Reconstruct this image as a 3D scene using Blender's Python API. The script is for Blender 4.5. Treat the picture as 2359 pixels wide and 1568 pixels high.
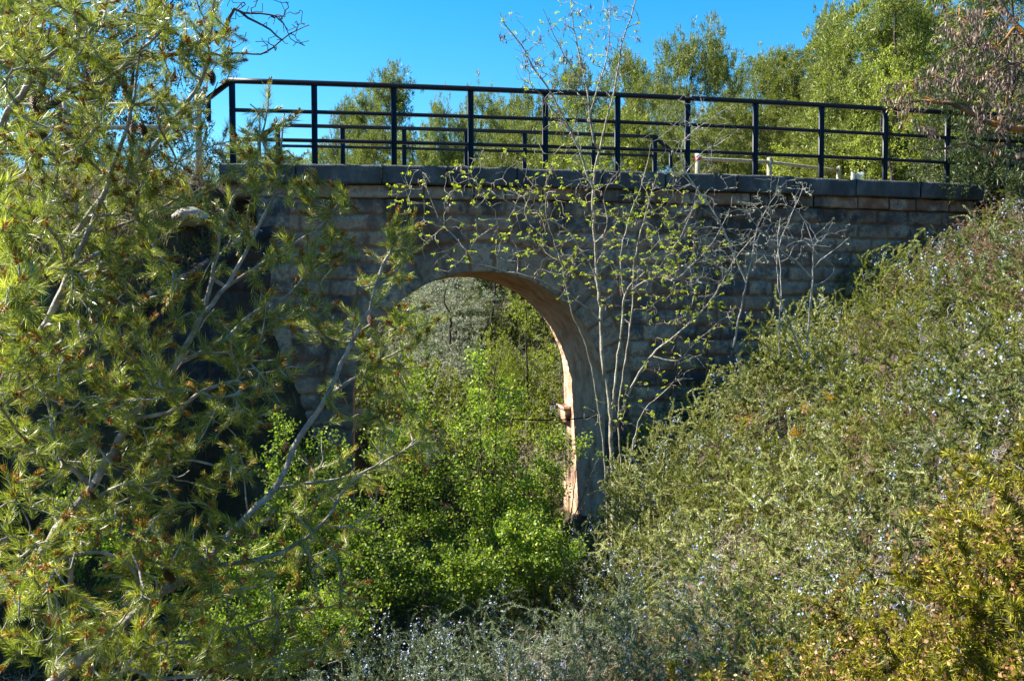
import bpy, math, random
import numpy as np
from mathutils import Vector

# ------------------------------------------------------------------ camera
scene = bpy.context.scene
for o in list(bpy.data.objects): bpy.data.objects.remove(o)
C = scene.collection
PITCH = math.atan(84/1925.0)
cam_d = bpy.data.cameras.new("camera"); cam = bpy.data.objects.new("camera", cam_d); C.objects.link(cam)
cam_d.sensor_width = 36.0; cam_d.lens = 1925/2358*36.0
cam_d.clip_start = 0.05; cam_d.clip_end = 3000
cam.location = (0, 0, 0); cam.rotation_euler = (math.pi/2-PITCH, 0, 0)
scene.camera = cam
scene.render.resolution_x = 1024; scene.render.resolution_y = 680

# ------------------------------------------------------------------ light
SUN_EL = math.radians(46); SUN_AZ = math.radians(-81)      # azimuth from +Y towards +X
to_sun = Vector((math.sin(SUN_AZ)*math.cos(SUN_EL), math.cos(SUN_AZ)*math.cos(SUN_EL), math.sin(SUN_EL)))
world = bpy.data.worlds.new("World"); scene.world = world; world.use_nodes = True
nt = world.node_tree; nt.nodes.clear()
sky = nt.nodes.new('ShaderNodeTexSky'); sky.sky_type = 'NISHITA'; sky.sun_disc = False
sky.sun_elevation = SUN_EL; sky.sun_rotation = SUN_AZ
sky.altitude = 300; sky.air_density = 1.0; sky.dust_density = 0.25; sky.ozone_density = 2.6
hs = nt.nodes.new('ShaderNodeHueSaturation'); hs.inputs['Saturation'].default_value = 1.45
hs.inputs['Hue'].default_value = 0.49
bg = nt.nodes.new('ShaderNodeBackground'); bg.inputs['Strength'].default_value = 0.071
out = nt.nodes.new('ShaderNodeOutputWorld')
nt.links.new(sky.outputs[0], hs.inputs['Color']); nt.links.new(hs.outputs[0], bg.inputs['Color']); nt.links.new(bg.outputs[0], out.inputs[0])
sun_d = bpy.data.lights.new("sun", 'SUN'); sun_d.energy = 5.0; sun_d.angle = math.radians(0.53); sun_d.color = (1.0, 0.94, 0.84)
sun = bpy.data.objects.new("sun", sun_d); C.objects.link(sun)
sun.rotation_euler = to_sun.to_track_quat('Z', 'Y').to_euler()
scene.view_settings.view_transform = 'Standard'; scene.view_settings.look = 'None'
scene.view_settings.exposure = 1.88; scene.view_settings.gamma = 1.0
scene.render.engine = 'CYCLES'

rng = np.random.default_rng(7)
F = 1925.0
def at(vx, vy, Y):
    """point at world depth Y seen at (vx, vy) of the 2358 x 1568 photograph"""
    a = (vx-1179)/F; b = -(vy-784)/F
    d = np.array([a, math.cos(PITCH)+b*math.sin(PITCH), -math.sin(PITCH)+b*math.cos(PITCH)])
    return d*(Y/d[1])

# ------------------------------------------------------------------ materials
def new_mat(name):
    m = bpy.data.materials.new(name); m.use_nodes = True
    m.node_tree.nodes.clear(); return m, m.node_tree
def N(nt, t, **kw):
    n = nt.nodes.new(t)
    for k, v in kw.items():
        if k in n.inputs: n.inputs[k].default_value = v
        else: setattr(n, k, v)
    return n
def ramp(nt, stops, interp='LINEAR'):
    r = nt.nodes.new('ShaderNodeValToRGB'); r.color_ramp.interpolation = interp
    el = r.color_ramp.elements
    while len(el) < len(stops): el.new(0.5)
    for e, (p, c) in zip(el, stops): e.position = p; e.color = (*c, 1)
    return r
def leaf_mat(name, stops, transl=0.35, rough=0.5, spec=0.35, patch=0.0, tint=1.25):
    m, nt = new_mat(name)
    at_ = N(nt, 'ShaderNodeAttribute', attribute_name='rnd')
    r = ramp(nt, stops)
    nt.links.new(at_.outputs['Fac'], r.inputs[0])
    col = r.outputs[0]
    oi = N(nt, 'ShaderNodeObjectInfo')
    hv = N(nt, 'ShaderNodeHueSaturation')
    mr = N(nt, 'ShaderNodeMapRange'); mr.inputs['To Min'].default_value = 0.82; mr.inputs['To Max'].default_value = 1.18
    nt.links.new(oi.outputs['Random'], mr.inputs['Value']); nt.links.new(mr.outputs[0], hv.inputs['Value'])
    nt.links.new(col, hv.inputs['Color']); col = hv.outputs[0]
    p = N(nt, 'ShaderNodeBsdfPrincipled'); p.inputs['Roughness'].default_value = rough
    p.inputs['Specular IOR Level'].default_value = spec
    nt.links.new(col, p.inputs['Base Color'])
    o = N(nt, 'ShaderNodeOutputMaterial')
    if transl > 0:
        t = N(nt, 'ShaderNodeBsdfTranslucent')
        g = N(nt, 'ShaderNodeVectorMath', operation='MULTIPLY'); g.inputs[1].default_value = (tint*1.0, tint*1.05, tint*0.55)
        nt.links.new(col, g.inputs[0]); nt.links.new(g.outputs[0], t.inputs['Color'])
        mx = N(nt, 'ShaderNodeMixShader'); mx.inputs[0].default_value = transl
        nt.links.new(p.outputs[0], mx.inputs[1]); nt.links.new(t.outputs[0], mx.inputs[2]); nt.links.new(mx.outputs[0], o.inputs[0])
    else: nt.links.new(p.outputs[0], o.inputs[0])
    return m
def noise_mat(name, stops, scale=6.0, detail=8, rough=0.85, bump=0.3, bscale=None, stretch=(1,1,1), spec=0.2, dist=0.02):
    m, nt = new_mat(name)
    tc = N(nt, 'ShaderNodeTexCoord'); mp = N(nt, 'ShaderNodeMapping'); mp.inputs['Scale'].default_value = stretch
    n = N(nt, 'ShaderNodeTexNoise', Scale=scale, Detail=detail, Roughness=0.6)
    nt.links.new(tc.outputs['Object'], mp.inputs[0]); nt.links.new(mp.outputs[0], n.inputs['Vector'])
    r = ramp(nt, stops); nt.links.new(n.outputs['Fac'], r.inputs[0])
    p = N(nt, 'ShaderNodeBsdfPrincipled', Roughness=rough); p.inputs['Specular IOR Level'].default_value = spec
    nt.links.new(r.outputs[0], p.inputs['Base Color'])
    n2 = N(nt, 'ShaderNodeTexNoise', Scale=bscale or scale*4, Detail=6); nt.links.new(mp.outputs[0], n2.inputs['Vector'])
    b = N(nt, 'ShaderNodeBump', Strength=bump, Distance=dist); nt.links.new(n2.outputs['Fac'], b.inputs['Height'])
    nt.links.new(b.outputs[0], p.inputs['Normal'])
    o = N(nt, 'ShaderNodeOutputMaterial'); nt.links.new(p.outputs[0], o.inputs[0])
    return m
def stone_mat(name, stoneA, stoneB, stoneC, mortar, rust=(0.2, 0.09, 0.045)):
    """stone by per block value + noise; mortar by attribute; stains and a gradual darkening by attribute"""
    m, nt = new_mat(name)
    a1 = N(nt, 'ShaderNodeAttribute', attribute_name='rnd'); a2 = N(nt, 'ShaderNodeAttribute', attribute_name='joint'); a3 = N(nt, 'ShaderNodeAttribute', attribute_name='stain')
    tc = N(nt, 'ShaderNodeTexCoord')
    n = N(nt, 'ShaderNodeTexNoise', Scale=5.0, Detail=10, Roughness=0.68); nt.links.new(tc.outputs['Object'], n.inputs['Vector'])
    ad = N(nt, 'ShaderNodeMath', operation='MULTIPLY_ADD'); ad.inputs[1].default_value = 0.55; nt.links.new(a1.outputs['Fac'], ad.inputs[0])
    sc = N(nt, 'ShaderNodeMath', operation='MULTIPLY_ADD'); sc.inputs[1].default_value = 2.3; sc.inputs[2].default_value = -0.92
    nt.links.new(n.outputs['Fac'], sc.inputs[0]); nt.links.new(sc.outputs[0], ad.inputs[2])
    r = ramp(nt, [(0.0, stoneA), (0.28, stoneA), (0.5, stoneB), (0.62, stoneC), (0.85, stoneB)]); nt.links.new(ad.outputs[0], r.inputs[0])
    # rusty patches
    n3 = N(nt, 'ShaderNodeTexNoise', Scale=1.4, Detail=10, Roughness=0.7); nt.links.new(tc.outputs['Object'], n3.inputs['Vector'])
    rr = ramp(nt, [(0.44, (0, 0, 0)), (0.62, (1, 1, 1))]); nt.links.new(n3.outputs['Fac'], rr.inputs[0])
    m1 = N(nt, 'ShaderNodeMixRGB'); m1.inputs[2].default_value = (*rust, 1)
    mm = N(nt, 'ShaderNodeMath', operation='MULTIPLY'); mm.inputs[1].default_value = 0.6; nt.links.new(rr.outputs[0], mm.inputs[0])
    nt.links.new(mm.outputs[0], m1.inputs[0]); nt.links.new(r.outputs[0], m1.inputs[1])
    m2 = N(nt, 'ShaderNodeMixRGB'); m2.inputs[2].default_value = (*mortar, 1)
    nt.links.new(a2.outputs['Fac'], m2.inputs[0]); nt.links.new(m1.outputs[0], m2.inputs[1])
    m3 = N(nt, 'ShaderNodeMixRGB', blend_type='MULTIPLY'); m3.inputs[2].default_value = (0.25, 0.27, 0.3, 1)
    nt.links.new(a3.outputs['Fac'], m3.inputs[0]); nt.links.new(m2.outputs[0], m3.inputs[1])
    p = N(nt, 'ShaderNodeBsdfPrincipled', Roughness=0.85); p.inputs['Specular IOR Level'].default_value = 0.25
    nt.links.new(m3.outputs[0], p.inputs['Base Color'])
    n2 = N(nt, 'ShaderNodeTexNoise', Scale=38, Detail=8, Roughness=0.7); nt.links.new(tc.outputs['Object'], n2.inputs['Vector'])
    b = N(nt, 'ShaderNodeBump', Strength=0.6, Distance=0.012); nt.links.new(n2.outputs['Fac'], b.inputs['Height']); nt.links.new(b.outputs[0], p.inputs['Normal'])
    o = N(nt, 'ShaderNodeOutputMaterial'); nt.links.new(p.outputs[0], o.inputs[0])
    return m
def plain_mat(name, col, rough=0.5, metal=0.0, spec=0.5):
    return noise_mat(name, [(0.3, tuple(c*0.8 for c in col)), (0.7, tuple(min(1, c*1.15) for c in col))], scale=9, rough=rough, bump=0.05, spec=spec)

M = {}
M['needle'] = leaf_mat('pine_needles', [(0, (0.045, 0.075, 0.01)), (0.35, (0.16, 0.205, 0.02)), (0.7, (0.33, 0.36, 0.045)), (1, (0.66, 0.63, 0.24))], 0.42, 0.35, 0.7)
M['needle_far'] = leaf_mat('far_pine_needles', [(0, (0.06, 0.085, 0.018)), (0.5, (0.15, 0.18, 0.035)), (1, (0.28, 0.29, 0.07))], 0.35, 0.5, 0.3)
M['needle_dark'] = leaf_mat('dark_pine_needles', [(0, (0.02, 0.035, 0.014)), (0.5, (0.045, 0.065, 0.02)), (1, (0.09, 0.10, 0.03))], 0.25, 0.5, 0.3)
M['pollen'] = leaf_mat('pollen_cones', [(0, (0.16, 0.045, 0.012)), (0.5, (0.32, 0.11, 0.03)), (1, (0.48, 0.2, 0.06))], 0.1, 0.7, 0.2)
M['yellow_leaf'] = leaf_mat('young_locust_leaves', [(0, (0.26, 0.33, 0.015)), (0.5, (0.42, 0.5, 0.03)), (1, (0.6, 0.62, 0.07))], 0.45, 0.5, 0.3)
M['soft_yellow'] = leaf_mat('yellow_green_leaves', [(0, (0.12, 0.17, 0.02)), (0.5, (0.24, 0.29, 0.035)), (1, (0.4, 0.4, 0.06))], 0.4, 0.5, 0.3)
M['green_leaf'] = leaf_mat('bright_green_leaves', [(0, (0.05, 0.09, 0.01)), (0.5, (0.155, 0.235, 0.024)), (0.9, (0.3, 0.38, 0.055)), (1, (0.45, 0.42, 0.06))], 0.45, 0.5, 0.35)
M['silver'] = leaf_mat('silver_olive_leaves', [(0, (0.15, 0.18, 0.11)), (0.5, (0.3, 0.32, 0.22)), (1, (0.46, 0.47, 0.38))], 0.15, 0.55, 0.3)
M['blue_green'] = leaf_mat('blue_green_leaves', [(0, (0.03, 0.05, 0.022)), (0.4, (0.085, 0.12, 0.05)), (0.8, (0.17, 0.21, 0.1)), (1, (0.34, 0.37, 0.24))], 0.2, 0.55, 0.3)  # dark blue-green puts the ravine bottom's shade into the leaf colour
M['silver_green'] = leaf_mat('silver_green_leaves', [(0, (0.045, 0.06, 0.012)), (0.4, (0.18, 0.2, 0.04)), (0.8, (0.38, 0.38, 0.11)), (1, (0.62, 0.6, 0.36))], 0.25, 0.55, 0.3)
M['rosemary'] = leaf_mat('rosemary_leaves', [(0, (0.045, 0.06, 0.018)), (0.4, (0.10, 0.13, 0.03)), (0.8, (0.17, 0.2, 0.05)), (1, (0.36, 0.34, 0.17))], 0.22, 0.5, 0.35)
M['broom'] = leaf_mat('broom_leaves', [(0, (0.055, 0.07, 0.01)), (0.5, (0.16, 0.18, 0.022)), (1, (0.33, 0.32, 0.06))], 0.3, 0.5, 0.3)
M['gorse'] = leaf_mat('gorse_spines', [(0, (0.05, 0.055, 0.004)), (0.45, (0.17, 0.165, 0.008)), (0.8, (0.34, 0.3, 0.02)), (1, (0.5, 0.42, 0.07))], 0.25, 0.5, 0.3)
M['dry_flower'] = leaf_mat('withered_flowers', [(0, (0.08, 0.035, 0.015)), (0.5, (0.22, 0.115, 0.05)), (1, (0.5, 0.33, 0.18))], 0.2, 0.8, 0.1)
M['blue_flower'] = leaf_mat('pale_blue_flowers', [(0, (0.26, 0.34, 0.68)), (0.6, (0.45, 0.53, 0.84)), (1, (0.75, 0.79, 0.92))], 0.25, 0.6, 0.2)
M['orange_flower'] = leaf_mat('orange_broom_flowers', [(0, (0.6, 0.25, 0.01)), (1, (0.85, 0.45, 0.02))], 0.25, 0.6, 0.2)
M['brown_leaf'] = leaf_mat('brown_dead_leaves', [(0, (0.09, 0.045, 0.025)), (0.5, (0.2, 0.12, 0.075)), (1, (0.38, 0.26, 0.18))], 0.2, 0.7, 0.2)
M['pod'] = leaf_mat('dry_seed_pods', [(0, (0.04, 0.024, 0.018)), (0.5, (0.11, 0.07, 0.05)), (1, (0.27, 0.2, 0.16))], 0.1, 0.5, 0.4)
M['dry_grass'] = leaf_mat('dry_grass_blades', [(0, (0.13, 0.10, 0.045)), (0.5, (0.27, 0.22, 0.10)), (1, (0.46, 0.40, 0.24))], 0.3, 0.6, 0.2)
M['bark_grey'] = noise_mat('pine_bark', [(0.3, (0.13, 0.115, 0.095)), (0.5, (0.28, 0.25, 0.21)), (0.7, (0.45, 0.41, 0.36))], 14, rough=0.8, bump=0.7, bscale=60)
M['bark_dark'] = noise_mat('dark_bark', [(0.35, (0.03, 0.026, 0.02)), (0.65, (0.10, 0.085, 0.07))], 12, rough=0.9, bump=0.7, bscale=50)
M['bark_locust'] = noise_mat('locust_bark', [(0.3, (0.12, 0.105, 0.08)), (0.5, (0.26, 0.235, 0.18)), (0.7, (0.42, 0.39, 0.31))], 10, rough=0.85, bump=0.6, bscale=60)
M['bark_white'] = noise_mat('pale_twig_bark', [(0.3, (0.16, 0.15, 0.13)), (0.7, (0.38, 0.36, 0.32))], 12, rough=0.8, bump=0.4, bscale=60)
M['bark_lichen'] = noise_mat('lichen_bark', [(0.3, (0.05, 0.04, 0.03)), (0.5, (0.13, 0.10, 0.075)), (0.62, (0.4, 0.17, 0.02)), (0.75, (0.22, 0.18, 0.13))], 5, rough=0.9, bump=0.6, bscale=50)
M['twig_brown'] = noise_mat('scrub_stems', [(0.3, (0.04, 0.03, 0.022)), (0.7, (0.14, 0.11, 0.08))], 12, rough=0.9, bump=0.3)
M['twig_grey'] = noise_mat('bleached_stems', [(0.3, (0.17, 0.16, 0.15)), (0.7, (0.4, 0.38, 0.35))], 12, rough=0.9, bump=0.3)
M['cone'] = noise_mat('cone_scales', [(0.3, (0.06, 0.03, 0.018)), (0.7, (0.17, 0.09, 0.05))], 25, rough=0.6, bump=0.5, bscale=90)
M['steel'] = noise_mat('painted_steel', [(0.3, (0.004, 0.006, 0.011)), (0.7, (0.009, 0.012, 0.02))], 9, rough=0.45, bump=0.06, spec=0.25, bscale=120)
M['wood'] = noise_mat('fence_wood', [(0.3, (0.22, 0.19, 0.12)), (0.5, (0.36, 0.32, 0.21)), (0.7, (0.5, 0.46, 0.33))], 5, rough=0.8, bump=0.5, stretch=(4, 4, 4), bscale=40)
M['red'] = plain_mat('red_paint', (0.6, 0.02, 0.02), 0.5)
M['white'] = plain_mat('white_paint', (0.78, 0.78, 0.74), 0.5)
M['greymetal'] = plain_mat('grey_metal', (0.3, 0.33, 0.36), 0.4)
M['wire'] = plain_mat('wire_rubber', (0.015, 0.015, 0.015), 0.5)
M['coping'] = noise_mat('weathered_coping', [(0.3, (0.03, 0.033, 0.037)), (0.5, (0.065, 0.068, 0.072)), (0.62, (0.11, 0.108, 0.105)), (0.75, (0.2, 0.185, 0.16))], 3.0, detail=12, rough=0.9, bump=0.8, bscale=45, stretch=(1, 1, 0.6))
M['gravel'] = noise_mat('gravel', [(0.3, (0.22, 0.18, 0.13)), (0.7, (0.45, 0.39, 0.3))], 30, rough=0.95, bump=0.8, bscale=90)
M['soil'] = noise_mat('soil', [(0.3, (0.02, 0.016, 0.01)), (0.5, (0.05, 0.037, 0.022)), (0.75, (0.13, 0.09, 0.058))], 1.8, detail=12, rough=0.95, bump=0.9, bscale=14, dist=0.06)
M['stone'] = stone_mat('block_stone', (0.06, 0.062, 0.066), (0.17, 0.15, 0.13), (0.36, 0.27, 0.19), (0.2, 0.105, 0.06), (0.26, 0.145, 0.085))
M['stone_dark'] = stone_mat('shade_toned_block_stone', (0.018, 0.021, 0.027), (0.035, 0.038, 0.044), (0.065, 0.052, 0.04), (0.07, 0.042, 0.028), (0.06, 0.032, 0.02))  # the wing wall's shade is put into this darker stone colour
M['voussoir'] = stone_mat('voussoir_stone', (0.09, 0.09, 0.09), (0.17, 0.155, 0.14), (0.27, 0.22, 0.175), (0.15, 0.08, 0.045))
M['vault'] = noise_mat('eroded_pink_stone', [(0.28, (0.3, 0.155, 0.09)), (0.42, (0.47, 0.28, 0.175)), (0.6, (0.62, 0.43, 0.3)), (0.75, (0.72, 0.57, 0.43))], 3.5, detail=12, rough=0.9, bump=0.9, bscale=16, dist=0.04)
M['string'] = stone_mat('string_course_stone', (0.09, 0.085, 0.08), (0.2, 0.18, 0.155), (0.33, 0.28, 0.22), (0.14, 0.06, 0.03))
M['rock'] = noise_mat('boulder_rock', [(0.3, (0.17, 0.15, 0.13)), (0.55, (0.34, 0.31, 0.28)), (0.75, (0.48, 0.42, 0.36))], 4, rough=0.9, bump=0.9, bscale=18)

# ------------------------------------------------------------------ helpers
def mesh_obj(name, V, Fc, mat, parent=None, attrs=None, smooth=False, loc=None):
    """V (n,3); Fc list of int arrays (m,k)"""
    me = bpy.data.meshes.new(name)
    V = np.asarray(V, dtype=np.float32)
    if isinstance(Fc, np.ndarray) or isinstance(Fc[0][0], (int, np.integer)): Fc = [Fc]
    arrs = [np.asarray(f, dtype=np.int32) for f in Fc if len(f)]
    loops = np.concatenate([a.ravel() for a in arrs]); tot = np.concatenate([np.full(len(a), a.shape[1], np.int32) for a in arrs])
    st = np.concatenate([[0], np.cumsum(tot)[:-1]]).astype(np.int32)
    me.vertices.add(len(V)); me.vertices.foreach_set('co', V.ravel())
    me.loops.add(len(loops)); me.loops.foreach_set('vertex_index', loops)
    me.polygons.add(len(tot)); me.polygons.foreach_set('loop_start', st); me.polygons.foreach_set('loop_total', tot)
    if smooth: me.polygons.foreach_set('use_smooth', np.ones(len(tot), bool))
    if attrs:
        for k, v in attrs.items():
            v = np.asarray(v, np.float32)
            a = me.attributes.new(k, 'FLOAT', 'FACE' if len(v) == len(tot) else 'POINT'); a.data.foreach_set('value', v)
    me.update(calc_edges=True); me.materials.append(mat)
    o = bpy.data.objects.new(name, me); C.objects.link(o)
    if parent: o.parent = parent
    if loc is not None: o.location = loc
    return o
def tag(o, label=None, cat=None, group=None, kind=None):
    if label: o['label'] = label
    if cat: o['category'] = cat
    if group: o['group'] = group
    if kind: o['kind'] = kind
    return o
def empty(name, loc=(0, 0, 0), rz=0):
    o = bpy.data.objects.new(name, None); C.objects.link(o); o.location = loc; o.rotation_euler = (0, 0, rz)
    o.empty_display_size = 0.2
    return o
def copy_tree(o, parent=None):
    c = o.copy(); C.objects.link(c); c.parent = parent
    for ch in list(o.children): copy_tree(ch, c)
    return c
def unit(v): return v/np.maximum(np.linalg.norm(v, axis=-1, keepdims=True), 1e-9)
class MB:
    def __init__(s): s.V = []; s.F4 = []; s.n = 0
    def add(s, V, Q): s.V.append(np.asarray(V, float)); s.F4.append(np.asarray(Q)+s.n); s.n += len(V); return s
    def box(s, c, ex, ey, ez, bev=0.0):
        """box by centre and three half-axis vectors, edges bevelled by bev (fraction-free metres)"""
        c = np.array(c, float); E = [np.array(e, float) for e in (ex, ey, ez)]
        if bev <= 0:
            V = [c+a*E[0]+b*E[1]+d*E[2] for a in (-1, 1) for b in (-1, 1) for d in (-1, 1)]
            return s.add(V, [[0, 1, 3, 2], [4, 6, 7, 5], [0, 4, 5, 1], [2, 3, 7, 6], [0, 2, 6, 4], [1, 5, 7, 3]])
        L = [np.linalg.norm(e) for e in E]; U = [e/l for e, l in zip(E, L)]
        V = []; idx = {}
        for ax in range(3):
            for sg in (-1, 1):
                o = [i for i in range(3) if i != ax]
                for a in (-1, 1):
                    for b in (-1, 1):
                        sc = [0, 0, 0]; sc[ax] = sg*L[ax]; sc[o[0]] = a*(L[o[0]]-bev); sc[o[1]] = b*(L[o[1]]-bev)
                        key = [0, 0, 0]; key[ax] = sg; key[o[0]] = a; key[o[1]] = b
                        idx[(ax, *key)] = len(V); V.append(c+sum(sc[i]*U[i] for i in range(3)))
        Q = []; T = []
        for ax in range(3):
            o = [i for i in range(3) if i != ax]
            for sg in (-1, 1):
                q = []
                for a, b in ((-1, -1), (1, -1), (1, 1), (-1, 1)):
                    k = [0, 0, 0]; k[ax] = sg; k[o[0]] = a; k[o[1]] = b; q.append(idx[(ax, *k)])
                Q.append(q)
        for a1 in range(3):
            for a2 in range(a1+1, 3):
                a3 = 3-a1-a2
                for s1 in (-1, 1):
                    for s2 in (-1, 1):
                        ks = []
                        for s3 in (-1, 1):
                            k = [0, 0, 0]; k[a1] = s1; k[a2] = s2; k[a3] = s3; ks.append(tuple(k))
                        Q.append([idx[(a1, *ks[0])], idx[(a1, *ks[1])], idx[(a2, *ks[1])], idx[(a2, *ks[0])]])
        for k in [(a, b, d) for a in (-1, 1) for b in (-1, 1) for d in (-1, 1)]:
            t = [idx[(ax, *k)] for ax in range(3)]; Q.append([t[0], t[1], t[2], t[2]])
        Q = np.array(Q); 
        s.T = getattr(s, 'T', []); s.T.append(Q[-8:, :3]+s.n)
        return s.add(V, Q[:-8])
    def tube(s, P, R, k=8, cap=True):
        P = np.array(P, float); R = np.broadcast_to(np.array(R, float), (len(P),))
        D = unit(np.gradient(P, axis=0)); ref = np.array([0.13, 0.31, 0.94]) if abs(D[0, 2]) < 0.9 else np.array([1., 0.1, 0])
        A = unit(np.cross(D, ref)); B = np.cross(D, A)
        t = np.linspace(0, 2*np.pi, k, endpoint=False)
        V = (P[:, None]+R[:, None, None]*(np.cos(t)[None, :, None]*A[:, None]+np.sin(t)[None, :, None]*B[:, None])).reshape(-1, 3)
        Q = [[i*k+j, i*k+(j+1) % k, (i+1)*k+(j+1) % k, (i+1)*k+j] for i in range(len(P)-1) for j in range(k)]
        if cap:
            n = len(V); V = np.vstack([V, P[0], P[-1]]); m = (len(P)-1)*k
            s.T = getattr(s, 'T', [])
            s.T.append(np.array([[n, (j+1) % k, j] for j in range(k)]+[[n+1, m+j, m+(j+1) % k] for j in range(k)])+s.n)
        return s.add(V, Q)
    def build(s, name, mat, parent=None, attrs=None, smooth=False):
        Fs = [np.concatenate(s.F4)]
        if getattr(s, 'T', None): Fs.append(np.concatenate(s.T))
        return mesh_obj(name, np.concatenate(s.V), Fs, mat, parent, attrs, smooth)

def hashn(ix, iy, seed=0):
    h = (ix.astype(np.int64)*374761393 + iy.astype(np.int64)*668265263 + seed*1442695041) & 0x7fffffff
    h = ((h ^ (h >> 13))*1274126177) & 0x7fffffff
    return ((h ^ (h >> 16)) & 0xffff)/65535.0
def vnoise(x, y, seed=0):
    ix = np.floor(x); iy = np.floor(y); fx = x-ix; fy = y-iy
    fx = fx*fx*(3-2*fx); fy = fy*fy*(3-2*fy)
    a = hashn(ix, iy, seed); b = hashn(ix+1, iy, seed); c = hashn(ix, iy+1, seed); d = hashn(ix+1, iy+1, seed)
    return (a*(1-fx)+b*fx)*(1-fy)+(c*(1-fx)+d*fx)*fy
def fbm(x, y, oct=4, seed=0):
    s = 0; a = 0.5; t = 0
    for i in range(oct): s = s+a*vnoise(x*2**i, y*2**i, seed+i); t += a; a *= 0.5
    return s/t
def sstep(x, a, b): t = np.clip((x-a)/(b-a), 0, 1); return t*t*(3-2*t)

# ------------------------------------------------------------------ bridge frame
P0 = np.array([-3.59, 10.85]); U = unit(np.array([1.0115, 0.179])); Vn = np.array([-U[1], U[0]])
SP = 1.027
def camber(s): n = np.asarray(s)/SP; return 0.04*(1-((np.clip(n, -1, 12)-5)/5)**2)
def B(s, q, z, cam_=True):
    s, q, z = np.broadcast_arrays(np.asarray(s, float), q, z)
    return np.stack([P0[0]+U[0]*s+Vn[0]*q, P0[1]+U[1]*s+Vn[1]*q, z+(camber(s) if cam_ else 0)], -1)
def s_at(vx, q):
    k = (vx-1179)/F
    return (k*(P0[1]+Vn[1]*q)-(P0[0]+Vn[0]*q))/(U[0]-k*U[1])
def wall_y(x): return 10.85+0.177*(x+3.59)
ZC = 1.785          # coping top
WID = 2.45          # depth of the vault
RQ = 2.75           # distance between railings

# ------------------------------------------------------------------ ground
TX = [-80, -30, -12, -8, -6.5, -5, -4, -3.4, -2, -1, 0, 1, 2, 3, 4.6, 6, 7.3, 9, 12, 20, 40, 90]
TQ = {
 -40: [-3, -3, -3, -3, -3, -3, -3, -3, -3, -3, -2.6, -2.2, -1.8, -1.4, -.8, -.2, .4, 1, 2, 4, 9, 18],
 -11.5: [-2, -1.5, -1.8, -2.4, -2.6, -2.7, -2.7, -2.3, -2.3, -2.0, -1.7, -1.55, -1.3, -.8, -.1, .5, 1.0, 1.6, 2.4, 4.5, 9, 18],
 -9: [-1, -.8, -1.5, -2.6, -3, -3.1, -3.1, -3.0, -3.0, -2.8, -2.5, -2.15, -1.75, -1.25, -.5, .2, .8, 1.5, 2.4, 4.5, 9, 18],
 -7: [0, .5, -.8, -2.5, -3, -3.2, -3.3, -3.3, -3.3, -3.2, -3.0, -2.6, -2.0, -1.35, -.55, .2, .8, 1.5, 2.4, 4.5, 9, 18],
 -3: [1.5, 1.5, 1.1, .8, .4, -.8, -2.9, -3.4, -3.6, -3.7, -3.7, -3.4, -2.3, -1.35, -.45, .2, .85, 1.5, 2.3, 4.5, 9, 18],
 -1.2: [1.6, 1.6, 1.6, 1.5, 1.3, 1.1, 0.45, -3.3, -3.7, -3.8, -3.8, -3.4, -2.1, -1.2, -.25, .4, 1.0, 1.6, 2.1, 4.5, 9, 18],
 0: [1.6, 1.6, 1.65, 1.6, 1.5, 1.6, 1.7, 0.9, -3.7, -3.8, -3.8, -3.4, -2.0, -1.1, -.15, .5, 1.15, 1.7, 2.0, 4.5, 9, 18],
 2.5: [1.6, 1.6, 1.65, 1.6, 1.5, 1.6, 1.6, 0.5, -3.6, -3.8, -3.8, -3.4, -2.0, -1.1, -.1, .7, 1.3, 1.7, 2.0, 4.5, 9, 18],
 5: [1.2, 1.2, 1.2, .8, .2, -1.0, -1.9, -3.0, -3.0, -3.3, -3.4, -3.1, -2.2, -1.4, 0, .9, 1.5, 2.0, 2.8, 5, 10, 18],
 10: [1, 1, .6, .1, -.3, -.9, -1.3, -2.0, -2.0, -2.2, -2.2, -1.9, -1.5, -1.0, .1, 1.1, 2, 2.8, 4.2, 7, 12, 20],
 16: [1, 1, .8, .6, .5, .4, .2, -.2, -.2, -.2, 0, .3, .6, 1.0, 1.8, 2.6, 3.2, 3.9, 5.2, 8.5, 14, 22],
 28: [2, 2, 2, 2, 2, 2, 2, 2, 2, 2.2, 2.3, 2.4, 2.6, 2.9, 3.4, 4, 4.6, 5.4, 7, 11, 17, 26],
 60: [4, 4, 4, 4, 4, 4, 4, 4, 4, 4, 4.2, 4.4, 4.6, 5, 5.5, 6, 7, 8, 10, 16, 24, 34],
 400: [4]*22}
_q = sorted(TQ); _T = np.array([TQ[k] for k in _q], float)
def ground(x, y, noise=True):
    x = np.asarray(x, float); y = np.asarray(y, float); q = y-wall_y(np.clip(x, -15, 20))
    q = np.clip(q, _q[0], _q[-1]); j = np.clip(np.searchsorted(_q, q)-1, 0, len(_q)-2)
    qa = np.array(_q, float); t = (q-qa[j])/(qa[j+1]-qa[j])
    xs = np.clip(x, TX[0], TX[-1]); i = np.clip(np.searchsorted(TX, xs)-1, 0, len(TX)-2); xa = np.array(TX, float); u = (xs-xa[i])/(xa[i+1]-xa[i])
    z = (_T[j, i]*(1-u)+_T[j, i+1]*u)*(1-t)+(_T[j+1, i]*(1-u)+_T[j+1, i+1]*u)*t
    if noise: z = z+(fbm(x*0.9+31, y*0.9+17, 4, 3)-0.5)*0.28
    return z
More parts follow.
